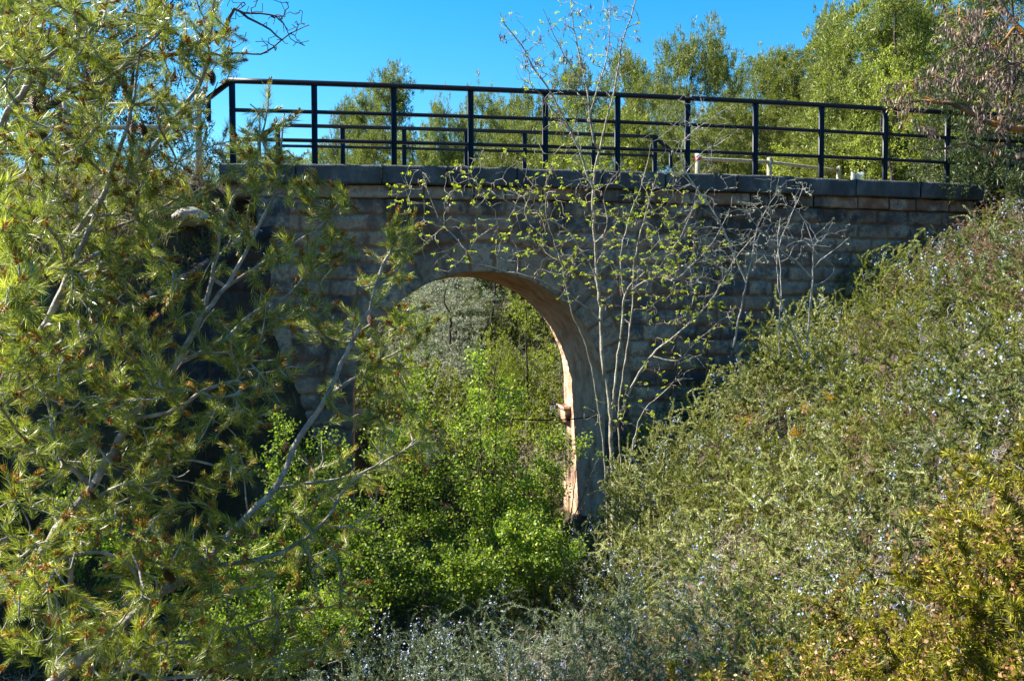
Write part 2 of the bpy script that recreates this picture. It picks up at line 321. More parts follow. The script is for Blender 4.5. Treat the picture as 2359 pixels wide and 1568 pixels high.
def build_ground():
    gx = np.concatenate([np.linspace(-600, -32, 22), np.arange(-30, 30, 0.22), np.linspace(31, 600, 22)])
    gy = np.concatenate([np.linspace(-200, -8, 10), np.arange(-7, 45, 0.22), np.linspace(46, 900, 30)])
    X, Y = np.meshgrid(gx, gy); Z = ground(X, Y)
    n, m = X.shape; idx = np.arange(n*m).reshape(n, m)
    Q = np.stack([idx[:-1, :-1], idx[:-1, 1:], idx[1:, 1:], idx[1:, :-1]], -1).reshape(-1, 4)
    o = mesh_obj('ground', np.stack([X, Y, Z], -1).reshape(-1, 3), Q, M['soil'], smooth=True); tag(o, kind='structure')
build_ground()

# ------------------------------------------------------------------ bridge
bridge = empty('stone_bridge', (P0[0]+U[0]*5, P0[1]+U[1]*5, -3.8))
tag(bridge, 'old dark stone arch bridge with one round arch and flat coping', 'bridge')
bloc = np.array(bridge.location)
AS = s_at(1110, 0); AZ = at(1105, 928, 11.2)[2]; AR = 1.74   # arch centre and radius
def panel(s0, s1, z0, z1, mapf, mat, name, ch, bw, parent, res=(0.02, 0.017), hole=None, ring=0.40, rough=0.02, seed=1, quoin=None, off=None, stainf=None, topf=None):
    ns = int((s1-s0)/res[0])+1; nz = int((z1-z0)/res[1])+1
    S, Z = np.meshgrid(np.linspace(s0, s1, ns), np.linspace(z0, z1, nz))
    r = random.Random(seed)
    k = np.floor((z1-Z)/ch).astype(int); fz = (z1-Z)-k*ch
    wob = (fbm(S*3.5, Z*3.5, 4, seed+50)-0.5)*0.045
    nrow = int((z1-z0)/ch)+2
    bid = np.zeros_like(S); dj = np.zeros_like(S)
    for row in range(nrow):
        e = [s0-r.uniform(0.05, bw)]
        while e[-1] < s1+bw: e.append(e[-1]+r.uniform(bw*0.65, bw*1.35))
        e = np.array(e); mk = k == row
        if not mk.any(): continue
        ss = S[mk]; j = np.searchsorted(e, ss)-1
        bid[mk] = hashn(j.astype(float), np.full(len(j), row, float), seed); dj[mk] = np.minimum(ss-e[j], e[j+1]-ss)
    de = np.minimum(dj, np.minimum(fz, ch-fz))+wob*0.6
    smooth_ = np.zeros_like(S)
    if hole:
        cs, cz, R = hole; DX = S-cs; DZ = Z-cz; rr = np.hypot(DX, DZ); ang = np.arctan2(DZ, DX)
        up = DZ > -0.0
        nv = 17; a = ang/np.pi*nv; ja = np.floor(a); fa = (a-ja)
        dv = np.minimum(fa, 1-fa)*np.pi/nv*rr
        inr = up & (rr < R+ring)
        dvv = np.minimum(dv, np.abs(R+ring-rr))
        de = np.where(inr, dvv+wob*0.4, np.where(up & (rr < R+ring+0.03), 0.001, de))
        bid = np.where(inr, hashn(ja, ja*0+7, seed+9)*0.8+0.3, bid); smooth_ = np.where(inr, 1.0, 0.0)
        jm = (~up) & (np.abs(DX) < R+0.3)
        kk = np.floor(-DZ/0.36); fk = -DZ/0.36-kk; wj = 0.22+0.14*(kk % 2)
        dq = np.minimum(np.minimum(fk, 1-fk)*0.36, np.abs(np.abs(DX)-R-wj))
        inq = (~up) & (np.abs(DX) < R+wj)
        de = np.where(inq, dq+wob*0.4, de); bid = np.where(inq, hashn(kk, np.sign(DX), seed+12), bid)
    if quoin:
        inq = S < quoin; kk = np.floor((z1-Z)/0.42); fk = (z1-Z)/0.42-kk
        dq = np.minimum(np.minimum(fk, 1-fk)*0.42, np.abs(S-quoin)); de = np.where(inq, dq+wob*0.4, de); bid = np.where(inq, hashn(kk, kk*0+3, seed+20), bid)
    body = sstep(de, 0.006, 0.022)
    rock = fbm(S*9, Z*9, 4, seed+2)
    dome = np.clip(de/0.08, 0, 1)
    D = body*(0.012+0.012*bid+(rock*0.05*(0.3+0.7*dome))*(1-0.65*smooth_))+(fbm(S*30, Z*30, 2, seed+5)-0.5)*0.006
    if quoin: D = D+np.where(S < quoin, 0.05, 0)
    if off is not None: D = D+off(S, Z)
    joint = (1-sstep(de+(fbm(S*12, Z*12, 4, seed+8)-0.5)*0.05, 0.0, 0.026))*np.clip(0.25+1.1*fbm(S*1.7, Z*1.7, 3, seed+14)+0.6*smooth_, 0, 1)
    stain = stainf(S, Z) if stainf else 0*S
    keep = np.ones((nz-1, ns-1), bool)
    if hole:
        ins = ((DZ > 0) & (rr < R)) | ((DZ <= 0) & (np.abs(DX) < R))
        cell = ins[:-1, :-1] & ins[1:, :-1] & ins[:-1, 1:] & ins[1:, 1:]; keep &= ~cell
        sc = np.where(ins & up, R/np.maximum(rr, 1e-6), 1)
        near = ins & (rr > R-0.06) & up
        S = np.where(near, cs+DX*sc, S); Z = np.where(near, cz+DZ*sc, Z)
        nearj = ins & (~up) & (np.abs(DX) > R-0.06); S = np.where(nearj, cs+np.sign(DX)*R, S)
        D = np.where(near | nearj, 0.02, D)
    if topf is not None:
        keep &= ~(Z[:-1, :-1] > topf(S[:-1, :-1]))
    idx = np.arange(ns*nz).reshape(nz, ns)
    Q = np.stack([idx[:-1, :-1], idx[:-1, 1:], idx[1:, 1:], idx[1:, :-1]], -1)[keep]
    V = mapf(S, D, Z).reshape(-1, 3)
    if parent is not None: V = V-np.array(parent.location)
    used = np.unique(Q); rem = np.full(ns*nz, -1); rem[used] = np.arange(len(used))
    return mesh_obj(name, V[used], rem[Q], mat, parent, {'rnd': bid.ravel()[used], 'joint': joint.ravel()[used], 'stain': stain.ravel()[used]}, smooth=True)
SR = 11.2
ZW = ZC-0.24-0.17       # top of the block wall
def st(S, Z):
    a = 1-sstep(ZW-Z+(fbm(S*4, Z*0.8, 4, 77)-0.5)*0.6, 0.0, 0.4)
    b = sstep(fbm(S*2.5+9, Z*0.7, 4, 81), 0.52, 0.7)
    c = sstep(S, 6.0, 9.5)*0.5  # tone darkens gradually towards the right end
    return np.clip(a*0.4+b*0.5+c*0.55, 0, 0.85)
panel(0.3, SR, -4.4, ZW, lambda S, D, Z: B(S, -D, Z), M['stone'], 'spandrel_wall', 0.215, 0.44, bridge, hole=(AS, AZ, AR), seed=4, quoin=0.72, stainf=st)
# back face
panel(0.3, SR, -4.4, ZW, lambda S, D, Z: B(S, WID+D, Z), M['stone'], 'back_wall', 0.215, 0.44, bridge, res=(0.05, 0.05), hole=(AS, AZ, AR), seed=5, stainf=st)
# vault (soffit + jambs)
def vault():
    prof = []
    for t in np.linspace(-4.4, AZ, 90, endpoint=False): prof.append((AR, t, 1, 0))
    for a in np.linspace(0, np.pi, 170): prof.append((AR*math.cos(a), AZ+AR*math.sin(a), math.cos(a), math.sin(a)))
    for t in np.linspace(AZ, -4.4, 90)[1:]: prof.append((-AR, t, -1, 0))
    prof = np.array(prof); d = np.linspace(0.0, WID, 76); dq = d-0.012
    L = np.concatenate([[0], np.cumsum(np.hypot(*(np.diff(prof[:, :2], axis=0).T)))])
    Lg, Dg = np.meshgrid(L, d, indexing='ij')
    dep = (fbm(Lg*11, Dg*1.1, 4, 5)-0.5)*0.075+(fbm(Lg*4, Dg*3, 4, 15)-0.5)*0.06
    cr = np.abs(((Lg+0.03*np.sin(Dg*5)) % 0.62)-0.31); dep = dep+0.025*(1-sstep(cr, 0.0, 0.02))
    edge = sstep(Dg, 0, 0.05)*sstep(WID-Dg, 0, 0.05); dep = dep*edge*np.where(prof[:, 3] < 0.01, 0.12, 0.6)[:, None]
    S = AS+prof[:, 0, None]+prof[:, 2, None]*dep; Z = prof[:, 1, None]+prof[:, 3, None]*dep
    V = B(S, np.broadcast_to(dq, S.shape), Z)-bloc
    n, m = S.shape; idx = np.arange(n*m).reshape(n, m)
    Q = np.stack([idx[:-1, :-1], idx[1:, :-1], idx[1:, 1:], idx[:-1, 1:]], -1).reshape(-1, 4)
    mesh_obj('vault', V.reshape(-1, 3), Q, M['vault'], bridge, smooth=True)
vault()
# impost blocks at the back end of each springing
for sg in (1, -1):
    mb = MB()
    c = B(AS+sg*(AR+0.055), WID-0.24, AZ-0.55)-bloc
    mb.box(c, [U[0]*0.15, U[1]*0.15, 0], [Vn[0]*0.24, Vn[1]*0.24, 0], [0, 0, 0.105], 0.015)
    c = B(AS+sg*(AR+0.05), WID-0.24, AZ-0.415)-bloc
    mb.box(c, [U[0]*0.175, U[1]*0.175, 0], [Vn[0]*0.28, Vn[1]*0.28, 0], [0, 0, 0.028], 0.008)
    mb.build('impost', M['vault'], bridge)
# coping slabs
def slabs(name, q0, q1, zt, th, s0, s1, lmin, lmax, mat, seed, lip=0.02, gap=0.007):
    r = random.Random(seed); mb = MB(); s = s0; rn = []
    while s < s1:
        l = min(r.uniform(lmin, lmax), s1-s)
        if s1-(s+l) < 0.3: l = s1-s
        a, b = s+gap, s+l-gap; dz = r.uniform(-0.008, 0.008); dq = r.uniform(-0.012, 0.012)
        n = max(3, int(l/0.035)); S = np.linspace(a, b, n)
        # profile loop (q, z)
        zz = np.concatenate([[zt-th+0.015], np.linspace(zt-th+0.03, zt-lip, 6), [zt-0.004]])
        prof = [(q1+dq, zt-th), (q0+dq+0.012, zt-th)]+[(q0+dq, z) for z in zz[:-1]]+[(q0+dq+lip, zt), ((q0+q1)/2, zt+0.003), (q1+dq, zt)]
        prof = np.array(prof); m = len(prof)
        SS = np.repeat(S[:, None], m, 1); QQ = np.repeat(prof[None, :, 0], n, 0).copy(); ZZ = np.repeat(prof[None, :, 1], n, 0).copy()
        nn = fbm(SS*6+seed, ZZ*9, 4, seed); QQ[:, 1:9] += (nn[:, 1:9]-0.5)*0.035; ZZ[:, 7:10] += (nn[:, 7:10]-0.5)*0.02; ZZ[:, 0:2] += (nn[:, 0:2]-0.5)*0.02
        ends = np.array([1.0]*n); V = B(SS, QQ, ZZ+dz)-bloc
        V = V.reshape(-1, 3); idx = np.arange(n*m).reshape(n, m); ix2 = np.roll(idx, -1, axis=1)
        Q = np.stack([idx[:-1], idx[1:], ix2[1:], ix2[:-1]], -1).reshape(-1, 4)
        mb.T = getattr(mb, 'T', [])
        for row, fl in ((0, False), (n-1, True)):
            base = idx[row]
            mb.T.append(np.array([[base[0], base[i], base[i+1]] if fl else [base[0], base[i+1], base[i]] for i in range(1, m-1)])+mb.n)
        mb.add(V, Q); s += l
    return mb.build(name, mat, bridge, smooth=False)
SE = s_at(2240, 0)
slabs('coping', -0.17, 0.42, ZC, 0.24, -0.15, SE, 0.85, 1.25, M['coping'], 3)
slabs('coping', WID-0.42, WID+0.17, ZC, 0.24, -0.15, SE, 0.85, 1.25, M['coping'], 8)
o = slabs('string_course', -0.075, 0.3, ZC-0.24-0.003, 0.165, -0.05, SE-0.1, 0.4, 0.7, M['string'], 12, lip=0.012)
me = o.data; nv = len(me.vertices)
for k, v in (('rnd', 0.5), ('joint', 0.0), ('stain', 0.3)):
    co = np.empty(nv*3, np.float32); me.vertices.foreach_get('co', co); co = co.reshape(-1, 3)
    val = {'rnd': fbm(co[:, 0]*1.7, co[:, 2]*0+1, 2, 4), 'joint': 0.65*sstep(fbm(co[:, 0]*3, co[:, 2]*3, 3, 9), 0.5, 0.7), 'stain': 0.8*sstep(fbm(co[:, 0]*1.1+5, co[:, 2]*0.2, 3, 19), 0.45, 0.62)}[k]
    a = me.attributes.new(k, 'FLOAT', 'POINT'); a.data.foreach_set('value', np.asarray(val, np.float32))
# gravel deck between the copings, core fill under it
V = B(np.array([-0.15, 11.2, 11.2, -0.15]), np.array([0.42, 0.42, WID-0.42, WID-0.42]), ZC-0.06)-bloc
mesh_obj('deck', V, [[0, 1, 2, 3]], M['gravel'], bridge)
for s_, z_ in ((0.3, 0), (SR, 0)):
    mb = MB(); c = B(s_, WID/2, -1.5)-bloc; mb.box(c, U.tolist()+[0] if False else [U[0]*0.02, U[1]*0.02, 0], [Vn[0]*(WID/2-0.01), Vn[1]*(WID/2-0.01), 0], [0, 0, 2.9])
    mb.build('end_wall', M['coping'], bridge)

# wing wall at the left
W0 = B(0.42, -0.06, 0)[:2]; W1 = at(335, 700, 9.2)[:2]; WL = np.linalg.norm(W1-W0); WU = (W1-W0)/WL; WN = np.array([-WU[1], WU[0]])
if WN[1] > 0: WN = -WN
wing = empty('wing_wall', (W0[0], W0[1], -3.8)); tag(wing, 'dark shaded wing wall of large stone blocks left of the arch behind the pine', 'wall')
wl = np.array(wing.location)
def wm(S, D, Z): return np.stack([W0[0]+WU[0]*S+WN[0]*D, W0[1]+WU[1]*S+WN[1]*D, Z], -1)
wtop = lambda S: 0.98-S*0.5
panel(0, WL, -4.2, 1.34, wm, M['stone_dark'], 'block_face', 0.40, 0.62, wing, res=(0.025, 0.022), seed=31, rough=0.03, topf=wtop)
n = 60; S = np.linspace(0, WL, n); mb = MB()
V = []
for s_ in S:
    nz_ = (fbm(np.array([s_*4.0]), np.array([2.0]), 3, 4)[0]-0.5)*0.08
    for d_, z_ in ((0.08, wtop(s_)-0.12), (0.09, wtop(s_)+0.0+nz_), (0.05, wtop(s_)+0.05+nz_), (-0.5, wtop(s_)+0.05), (-0.5, wtop(s_)-0.12)):
        V.append([W0[0]+WU[0]*s_+WN[0]*d_, W0[1]+WU[1]*s_+WN[1]*d_, z_])
V = np.array(V)-wl; idx = np.arange(n*5).reshape(n, 5); ix2 = np.roll(idx, -1, axis=1)
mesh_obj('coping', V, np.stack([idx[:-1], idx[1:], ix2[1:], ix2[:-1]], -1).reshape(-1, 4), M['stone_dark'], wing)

# ------------------------------------------------------------------ steel railings
def railing(q, posts, ztop, rails, label, ends, pw=0.038, hh=1.1, s_lo=None, s_hi=None):
    root = empty('steel_railing', B(posts[0], q, ZC)); tag(root, label, 'railing', 'steel railings on the bridge'); rl = np.array(root.location)
    ux = np.array([U[0], U[1], 0]); vx = np.array([Vn[0], Vn[1], 0]); up = np.array([0, 0, 1.])
    for s_ in posts:
        zb = ZC-0.02; c0 = B(s_, q, zb)-rl; c1 = B(s_, q, zb+hh-0.02)-rl
        mb = MB(); mb.box((c0+c1)/2, ux*pw, vx*0.022, up*((c1-c0)[2]/2), 0.004); p = mb.build('post', M['steel'], root)
        mb = MB(); mb.box(c0+[0, 0, 0.03], ux*(pw+0.04), vx*0.06, up*0.007, 0.002); mb.build('base_plate', M['steel'], p)
    a, b = (posts[0] if s_lo is None else s_lo), (posts[-1] if s_hi is None else s_hi)
    for i, (zr, th) in enumerate(rails):
        n = 26; S = np.linspace(a-pw, b+pw, n); mb = MB(); t = 0.028 if i == 0 else 0.02
        cen = B(S, q-(0.002 if i == 0 else 0), ZC+zr)-rl
        V = np.stack([cen+vx*t+up*th, cen-vx*t+up*th, cen-vx*t-up*th, cen+vx*t-up*th], 1).reshape(-1, 3)
        idx = np.arange(n*4).reshape(n, 4); i2 = np.roll(idx, -1, axis=1)
        Q = np.concatenate([np.stack([idx[:-1], idx[1:], i2[1:], i2[:-1]], -1).reshape(-1, 4), [[0, 1, 2, 3]], [idx[-1][::-1]]])
        mesh_obj('top_rail' if i == 0 else 'rail', V, Q, M['steel'], root)
    for s_, dr in ends:
        top = B(s_, q, ZC+rails[0][0])-rl; k1 = top+ux*dr*0.29-up*0.24; k2 = k1-up*0.28
        mb = MB(); d = unit(k1-top)
        mb.box((top+k1)/2+ux*dr*0.01, d*(np.linalg.norm(k1-top)/2+0.012), vx*0.026, np.cross(d, vx)*0.03, 0.003)
        mb.box((k1+k2)/2+up*0.0, ux*0.026, vx*0.026, up*0.14, 0.003)
        mb.build('end_bracket', M['steel'], root)
posts = [SP*i for i in range(13)]
railing(0.0, posts, 0, [(1.07, 0.03), (0.70, 0.022), (0.33, 0.022)], 'dark blue black steel railing on the near edge of the bridge', [(0, -1)], s_lo=0)
fp = [s_at(v, RQ-0.12) for v in (645, 793, 933, 1075, 1208, 1365, 1505)]
railing(RQ-0.12, fp, 0, [(1.06, 0.026), (0.735, 0.02), (0.4, 0.02)], 'shorter dark steel railing on the far edge of the bridge', [(fp[0], -1), (fp[-1], 1)], pw=0.036)

# ------------------------------------------------------------------ wooden fences
def log(mb, a, b, r, k=12):
    n = 9; t = np.linspace(0, 1, n)[:, None]; P = np.array(a)*(1-t)+np.array(b)*t; w = rng.normal(0, r*0.05, (n, 3)); w[0] = w[-1] = 0
    mb.tube(P+w, r*(1+rng.normal(0, 0.02, n)), k)
def fence(ptop, hgt, rails_dz, r, label, mark=None, ext=None):
    root = empty('wooden_fence', np.array(ptop[0])-[0, 0, hgt]); tag(root, label, 'fence', 'round log fences beside the path'); rl = np.array(root.location)
    for i, p in enumerate(ptop):
        p = np.array(p)-rl; mb = MB(); mb.tube([p-[0, 0, hgt+0.3], p-[0, 0, hgt*0.5], p-[0, 0, 0.012], p], [r*1.02, r, r, r*0.86], 14)
        po = mb.build('post', M['wood'], root, smooth=False)
        if mark == i:
            mb = MB(); mb.tube([p-[0, 0, 0.075], p-[0, 0, 0.004]], [r*1.03, r*1.03], 14); mb.build('white_mark', M['white'], po)
            mb = MB(); mb.tube([p-[0, 0, 0.15], p-[0, 0, 0.078]], [r*1.03, r*1.03], 14); mb.build('red_mark', M['red'], po)
    pts = list(ptop)+([ext] if ext is not None else [])
    for i in range(len(pts)-1):
        for dz in rails_dz:
            a = np.array(pts[i])-rl-[0, 0, dz]; b = np.array(pts[i+1])-rl-[0, 0, dz]; mb = MB(); log(mb, a, b, r*0.72); mb.build('rail', M['wood'], root)
fence([at(456, 220, 11.3), at(150, 222, 11.3), at(-150, 224, 11.3)], 0.95, [0.115, 0.42], 0.042, 'weathered round log fence left of the bridge partly behind pine branches')
fa = [at(1607, 354, 16.6), at(1772, 363, 17.6), at(1932, 383, 18.6)]
fence(fa, 1.0, [0.1, 0.42], 0.052, 'pale log fence beyond the bridge with a red and white mark on its first post', mark=0)
# small marker sign
p = at(1966, 396, 18.0); sg = empty('marker_sign', (p[0], p[1], p[2]-0.9)); tag(sg, 'small grey box shaped marker sign with a white panel beyond the bridge', 'sign')
mb = MB(); mb.box([0, 0, 0.45], [0.045, 0.0, 0], [0, 0.045, 0], [0, 0, 0.45], 0.004); mb.build('post', M['greymetal'], sg)
mb = MB(); mb.box([0.11, -0.01, 0.77], [0.1, -0.03, 0], [0.004, 0.012, 0], [0, 0, 0.12], 0.002); mb.build('panel', M['white'], sg)

# ------------------------------------------------------------------ vegetation tools
def resample(P, step):
    P = np.array(P, float)
    if len(P) > 2:
        Q = [P[0]]
        for i in range(len(P)-1):
            p0 = P[max(i-1, 0)]; p1 = P[i]; p2 = P[i+1]; p3 = P[min(i+2, len(P)-1)]
            n = max(2, int(np.linalg.norm(p2-p1)/step)+1)
            for t in np.linspace(0, 1, n+1)[1:]:
                Q.append(0.5*((2*p1)+(-p0+p2)*t+(2*p0-5*p1+4*p2-p3)*t*t+(-p0+3*p1-3*p2+p3)*t**3))
        return np.array(Q)
    n = max(2, int(np.linalg.norm(P[1]-P[0])/step)+1)
    return P[0]+(P[1]-P[0])*np.linspace(0, 1, n+1)[:, None]
class Plant:
    """skeleton of nodes; limbs drawn first, then twigs grown to target points"""
    def __init__(s): s.P = []; s.par = []; s.rmin = []; s.isl = []
    def limb(s, pts, r0, r1, step=0.08, attach=True):
        Q = resample(pts, step); Q = Q+rng.normal(0, step*0.045, Q.shape)
        par = -1
        if attach and s.P:
            d = np.linalg.norm(np.array(s.P)-Q[0], axis=1); par = int(d.argmin())
        for i, p in enumerate(Q):
            s.P.append(p); s.par.append(par); s.rmin.append(r0+(r1-r0)*i/(len(Q)-1)); par = len(s.P)-1
    def twigs(s, T, step=0.06, wob=0.01, lift=0.25, zig=0.0, spread=None):
        P = np.array(s.P); T = np.array(T)
        dmin = np.array([np.linalg.norm(P-t, axis=1).min() for t in T]); order = np.argsort(dmin)
        cap = len(P)+int(len(T)*60); buf = np.zeros((cap, 3)); buf[:len(P)] = P; n = len(P)
        par = s.par; tips = []
        G = np.zeros((cap, 3)); 
        for i in range(n): G[i] = P[i]-P[par[i]] if par[i] >= 0 else [0, 0, 1]
        G[:n] = unit(G[:n])
        for ti in order:
            t = T[ti]; v = t-buf[:n]; d = np.linalg.norm(v, axis=1)
            cosang = (v*G[:n]).sum(1)/np.maximum(d, 1e-6)
            cost = d*(1.25-0.45*cosang)
            j = int(cost.argmin()); L = d[j]
            if L < step*0.5: continue
            k = max(2, int(L/step)); p0 = buf[j]
            c = p0+G[j]*L*0.38+np.array([0, 0, -lift*L*0.15]); t1 = t
            tt = np.linspace(0, 1, k+1)[1:, None]; Q = (1-tt)**2*p0+2*(1-tt)*tt*c+tt**2*t1
            Q = Q+rng.normal(0, wob, Q.shape)*np.minimum(1, L/0.3)
            if zig: Q[::2] += rng.normal(0, zig, 3)
            pr = j
            for q in Q:
                if n >= cap: break
                buf[n] = q; par.append(pr); s.rmin.append(0); g = q-buf[pr]; G[n] = g/max(np.linalg.norm(g), 1e-9); pr = n; n += 1
            tips.append(n-1)
        s.P = list(buf[:n]); s.G = G[:n]; s.tips = np.array(tips)
        return s.tips
    def radii(s, rt=0.002, ex=0.42):
        n = len(s.P); cnt = np.zeros(n); par = np.array(s.par); has = np.zeros(n, bool); has[par[par >= 0]] = True
        cnt[~has] = 1
        for i in range(n-1, -1, -1):
            if par[i] >= 0: cnt[par[i]] += cnt[i]
        s.R = np.maximum(rt*cnt**ex, np.array(s.rmin)); return s.R
    def tubes(s, k=5, rt=0.002, ex=0.42, minr=0):
        R = s.radii(rt, ex); P = np.array(s.P); par = np.array(s.par); e = np.where(par >= 0)[0]
        a = P[par[e]]; b = P[e]; ra = np.minimum(R[par[e]], R[e]*1.25); rb = R[e]
        d = unit(b-a); ref = np.where(np.abs(d[:, 2:3]) > 0.8, [[1., 0.2, 0]], [[0.1, 0.2, 1.]])
        A = unit(np.cross(d, ref)); Bv = np.cross(d, A); t = np.linspace(0, 2*np.pi, k, endpoint=False)
        ring = np.cos(t)[None, :, None]*A[:, None]+np.sin(t)[None, :, None]*Bv[:, None]
        bb = b+d*rb[:, None]*0.3
        V = np.concatenate([a[:, None]+ring*ra[:, None, None], bb[:, None]+ring*rb[:, None, None]], 1)
        m = len(e); base = np.arange(m)[:, None]*2*k; j = np.arange(k)
        Q = np.stack([base+j, base+(j+1) % k, base+k+(j+1) % k, base+k+j], -1).reshape(-1, 4)
        return V.reshape(-1, 3), Q
def perp(D):
    r = rng.normal(size=D.shape); return unit(np.cross(D, r))
def blades(P, D, L, W, mid=0.45, droop=0.0, flat=None):
    """one kite per leaf"""
    n = len(P); L = np.broadcast_to(L, (n,))[:, None]; W = np.broadcast_to(W, (n,))[:, None]
    S = perp(D) if flat is None else unit(np.cross(D, flat+rng.normal(0, 0.25, D.shape)))
    tip = P+D*L; tip[:, 2] -= droop*L[:, 0]
    m = P+D*L*mid; V = np.stack([P, m+S*W/2, tip, m-S*W/2], 1).reshape(-1, 3)
    Q = np.arange(n*4).reshape(n, 4); return V, Q
def cat_blades(lst):
    V = np.concatenate([v for v, q in lst]); off = 0; Q = []
    for v, q in lst: Q.append(q+off); off += len(v)
    return V, np.concatenate(Q)
def leafobj(name, VQ, mat, parent, rnd=None):
    V, Q = VQ
    if rnd is None: rnd = np.clip(rng.normal(0.5, 0.24, len(Q)), 0, 1)
    if parent is not None and tuple(parent.location) != (0, 0, 0) and not getattr(leafobj, 'local', False): V = V-np.array(parent.location)
    return mesh_obj(name, V, Q, mat, parent, {'rnd': rnd})
def needles_at(P, D, n, L, W, ang=0.75, span=0.10):
    """shoots: n needles spread along span behind each tip P pointing D"""
    m = len(P); Pi = np.repeat(P, n, 0); Di = np.repeat(D, n, 0)
    t = rng.uniform(0, 1, m*n); base = Pi-Di*(t*span)[:, None]
    S = perp(Di); a = (ang*(0.35+0.75*t)*rng.uniform(0.7, 1.2, m*n))[:, None]
    dd = unit(Di*np.cos(a)+S*np.sin(a)+rng.normal(0, 0.06, Di.shape))
    LL = L*rng.uniform(0.7, 1.1, m*n)*np.repeat(rng.uniform(0.75, 1.15, m), n)
    return blades(base, dd, LL, W*rng.uniform(0.8, 1.2, m*n), 0.4)
def ell(E, depth=None):
    """targets in ellipses given in photo coordinates (vx,vy,rx,ry,n,depth,dj)"""
    out = []
    for (cx, cy, rx, ry, n, Y, dj) in E:
        a = rng.uniform(0, 2*np.pi, n); r = np.sqrt(rng.uniform(0, 1, n))
        for ai, ri in zip(a, r): out.append(at(cx+rx*ri*math.cos(ai)*1.1, cy+ry*ri*math.sin(ai)*1.1, Y+rng.uniform(-dj, dj)))
    return np.array(out)
def A3(L, Y0, Y1=None):
    n = len(L); Y1 = Y0 if Y1 is None else Y1
    return [at(x, y, Y0+(Y1-Y0)*i/max(1, n-1)) for i, (x, y) in enumerate(L)]

# pine cone prototype (scaly, ~9 cm)
def cone_mesh(parent, P, D, L=0.085, name='pine_cone', open_=0.0):
    D = unit(np.array(D, float)[None])[0]; A = perp(D[None])[0]; Bv = np.cross(D, A); mb = MB()
    nr = 12
    for i in range(nr):
        t = (i+0.5)/nr; rad = L*0.26*(math.sin(math.pi*min(1, t*0.8+0.17)))**0.8
        for j in range(9):
            an = 2*math.pi*(j+0.5*(i % 2))/9; o = A*math.cos(an)+Bv*math.sin(an); tn = np.cross(D, o)
            c = np.array(P)+D*L*t+o*rad*(0.8+open_)
            mb.add([c-o*rad*0.7-D*0.004, c+tn*rad*0.36, c+o*rad*(0.3+open_*0.6)+D*L*0.03, c-tn*rad*0.36, c+o*rad*0.15-D*L*0.05], [[0, 1, 2, 3], [4, 1, 2, 3]])
    V = np.concatenate(mb.V)-np.array(parent.location)
    return mesh_obj(name, V, np.concatenate(mb.F4), M['cone'], parent)

def near_pine(label, limbs, E, base, cones=(), nn=100, L=0.066, W=0.0021, twigr=0.0032, mat='needle', lift=0.4, pollen=0.7, bark='bark_grey'):
    root = empty('pine_tree', base); tag(root, label, 'pine', 'young pines in the left foreground')
    pl = Plant()
    for i, (pts, r0, r1) in enumerate(limbs): pl.limb(pts, r0*0.68, r1*0.75, 0.07, attach=i > 0)
    T = ell([(a, b, c, d, int(n*(0.85 if (a > 400 and b < 520) else 1.3)), Y, dj) for a, b, c, d, n, Y, dj in E]); tips = pl.twigs(T, 0.05, 0.006, lift=lift)
    V, Q = pl.tubes(6, twigr, 0.36); leafobj.local = False
    mesh_obj('branches', V-np.array(base), Q, M[bark], root, smooth=True)
    P = np.array(pl.P); par = np.array(pl.par); tips = tips[rng.random(len(tips)) < 0.84]
    tp = P[tips]; td = unit(tp-P[par[par[tips]]]); td = unit(td+[0, 0, 0.25]+rng.normal(0, 0.22, td.shape))
    lst = [needles_at(tp+td*0.03, td, nn, L, W, 0.75, 0.16)]
    # side shoots one or two nodes back
    sel = rng.random(len(tips)) < 0.5; bk = par[par[tips[sel]]]; sd = unit(td[sel]+perp(td[sel])*0.9+[0, 0, 0.2])
    sp = P[bk]+sd*0.06; lst.append(needles_at(sp, sd, int(nn*0.6), L*0.9, W, 0.85, 0.09))
    V, Q = cat_blades(lst)
    n1 = len(tips)*nn; br = np.concatenate([np.repeat(rng.normal(0, 0.12, len(tips)), nn), np.repeat(rng.normal(0, 0.12, sel.sum()), int(nn*0.6))])
    leafobj('needles', (V, Q), M[mat], root, np.clip(rng.normal(0.47, 0.22, len(Q))+br, 0, 1))
    # pollen cone clusters at tips
    m = rng.random(len(tips)) < pollen; pp = tp[m]; pd = td[m]; k = 26
    Pi = np.repeat(pp, k, 0); Di = np.repeat(pd, k, 0); u = rng.uniform(-0.02, 0.035, len(Pi))[:, None]
    d2 = unit(Di*0.7+perp(Di)); sc = np.repeat(rng.uniform(0.6, 1.25, len(pp)), k)
    leafobj('pollen_cones', blades(Pi+Di*(u+0.02), d2, 0.019*sc, 0.009*sc, 0.5), M['pollen'], root, np.clip(rng.normal(0.5, 0.25, len(Pi)), 0, 1))['kind'] = 'stuff'
    for (x, y, Y, dx, dz) in cones:
        p = at(x, y, Y); cone_mesh(root, p, [dx, 0.1, dz])
    return root
LIFT = 0.5
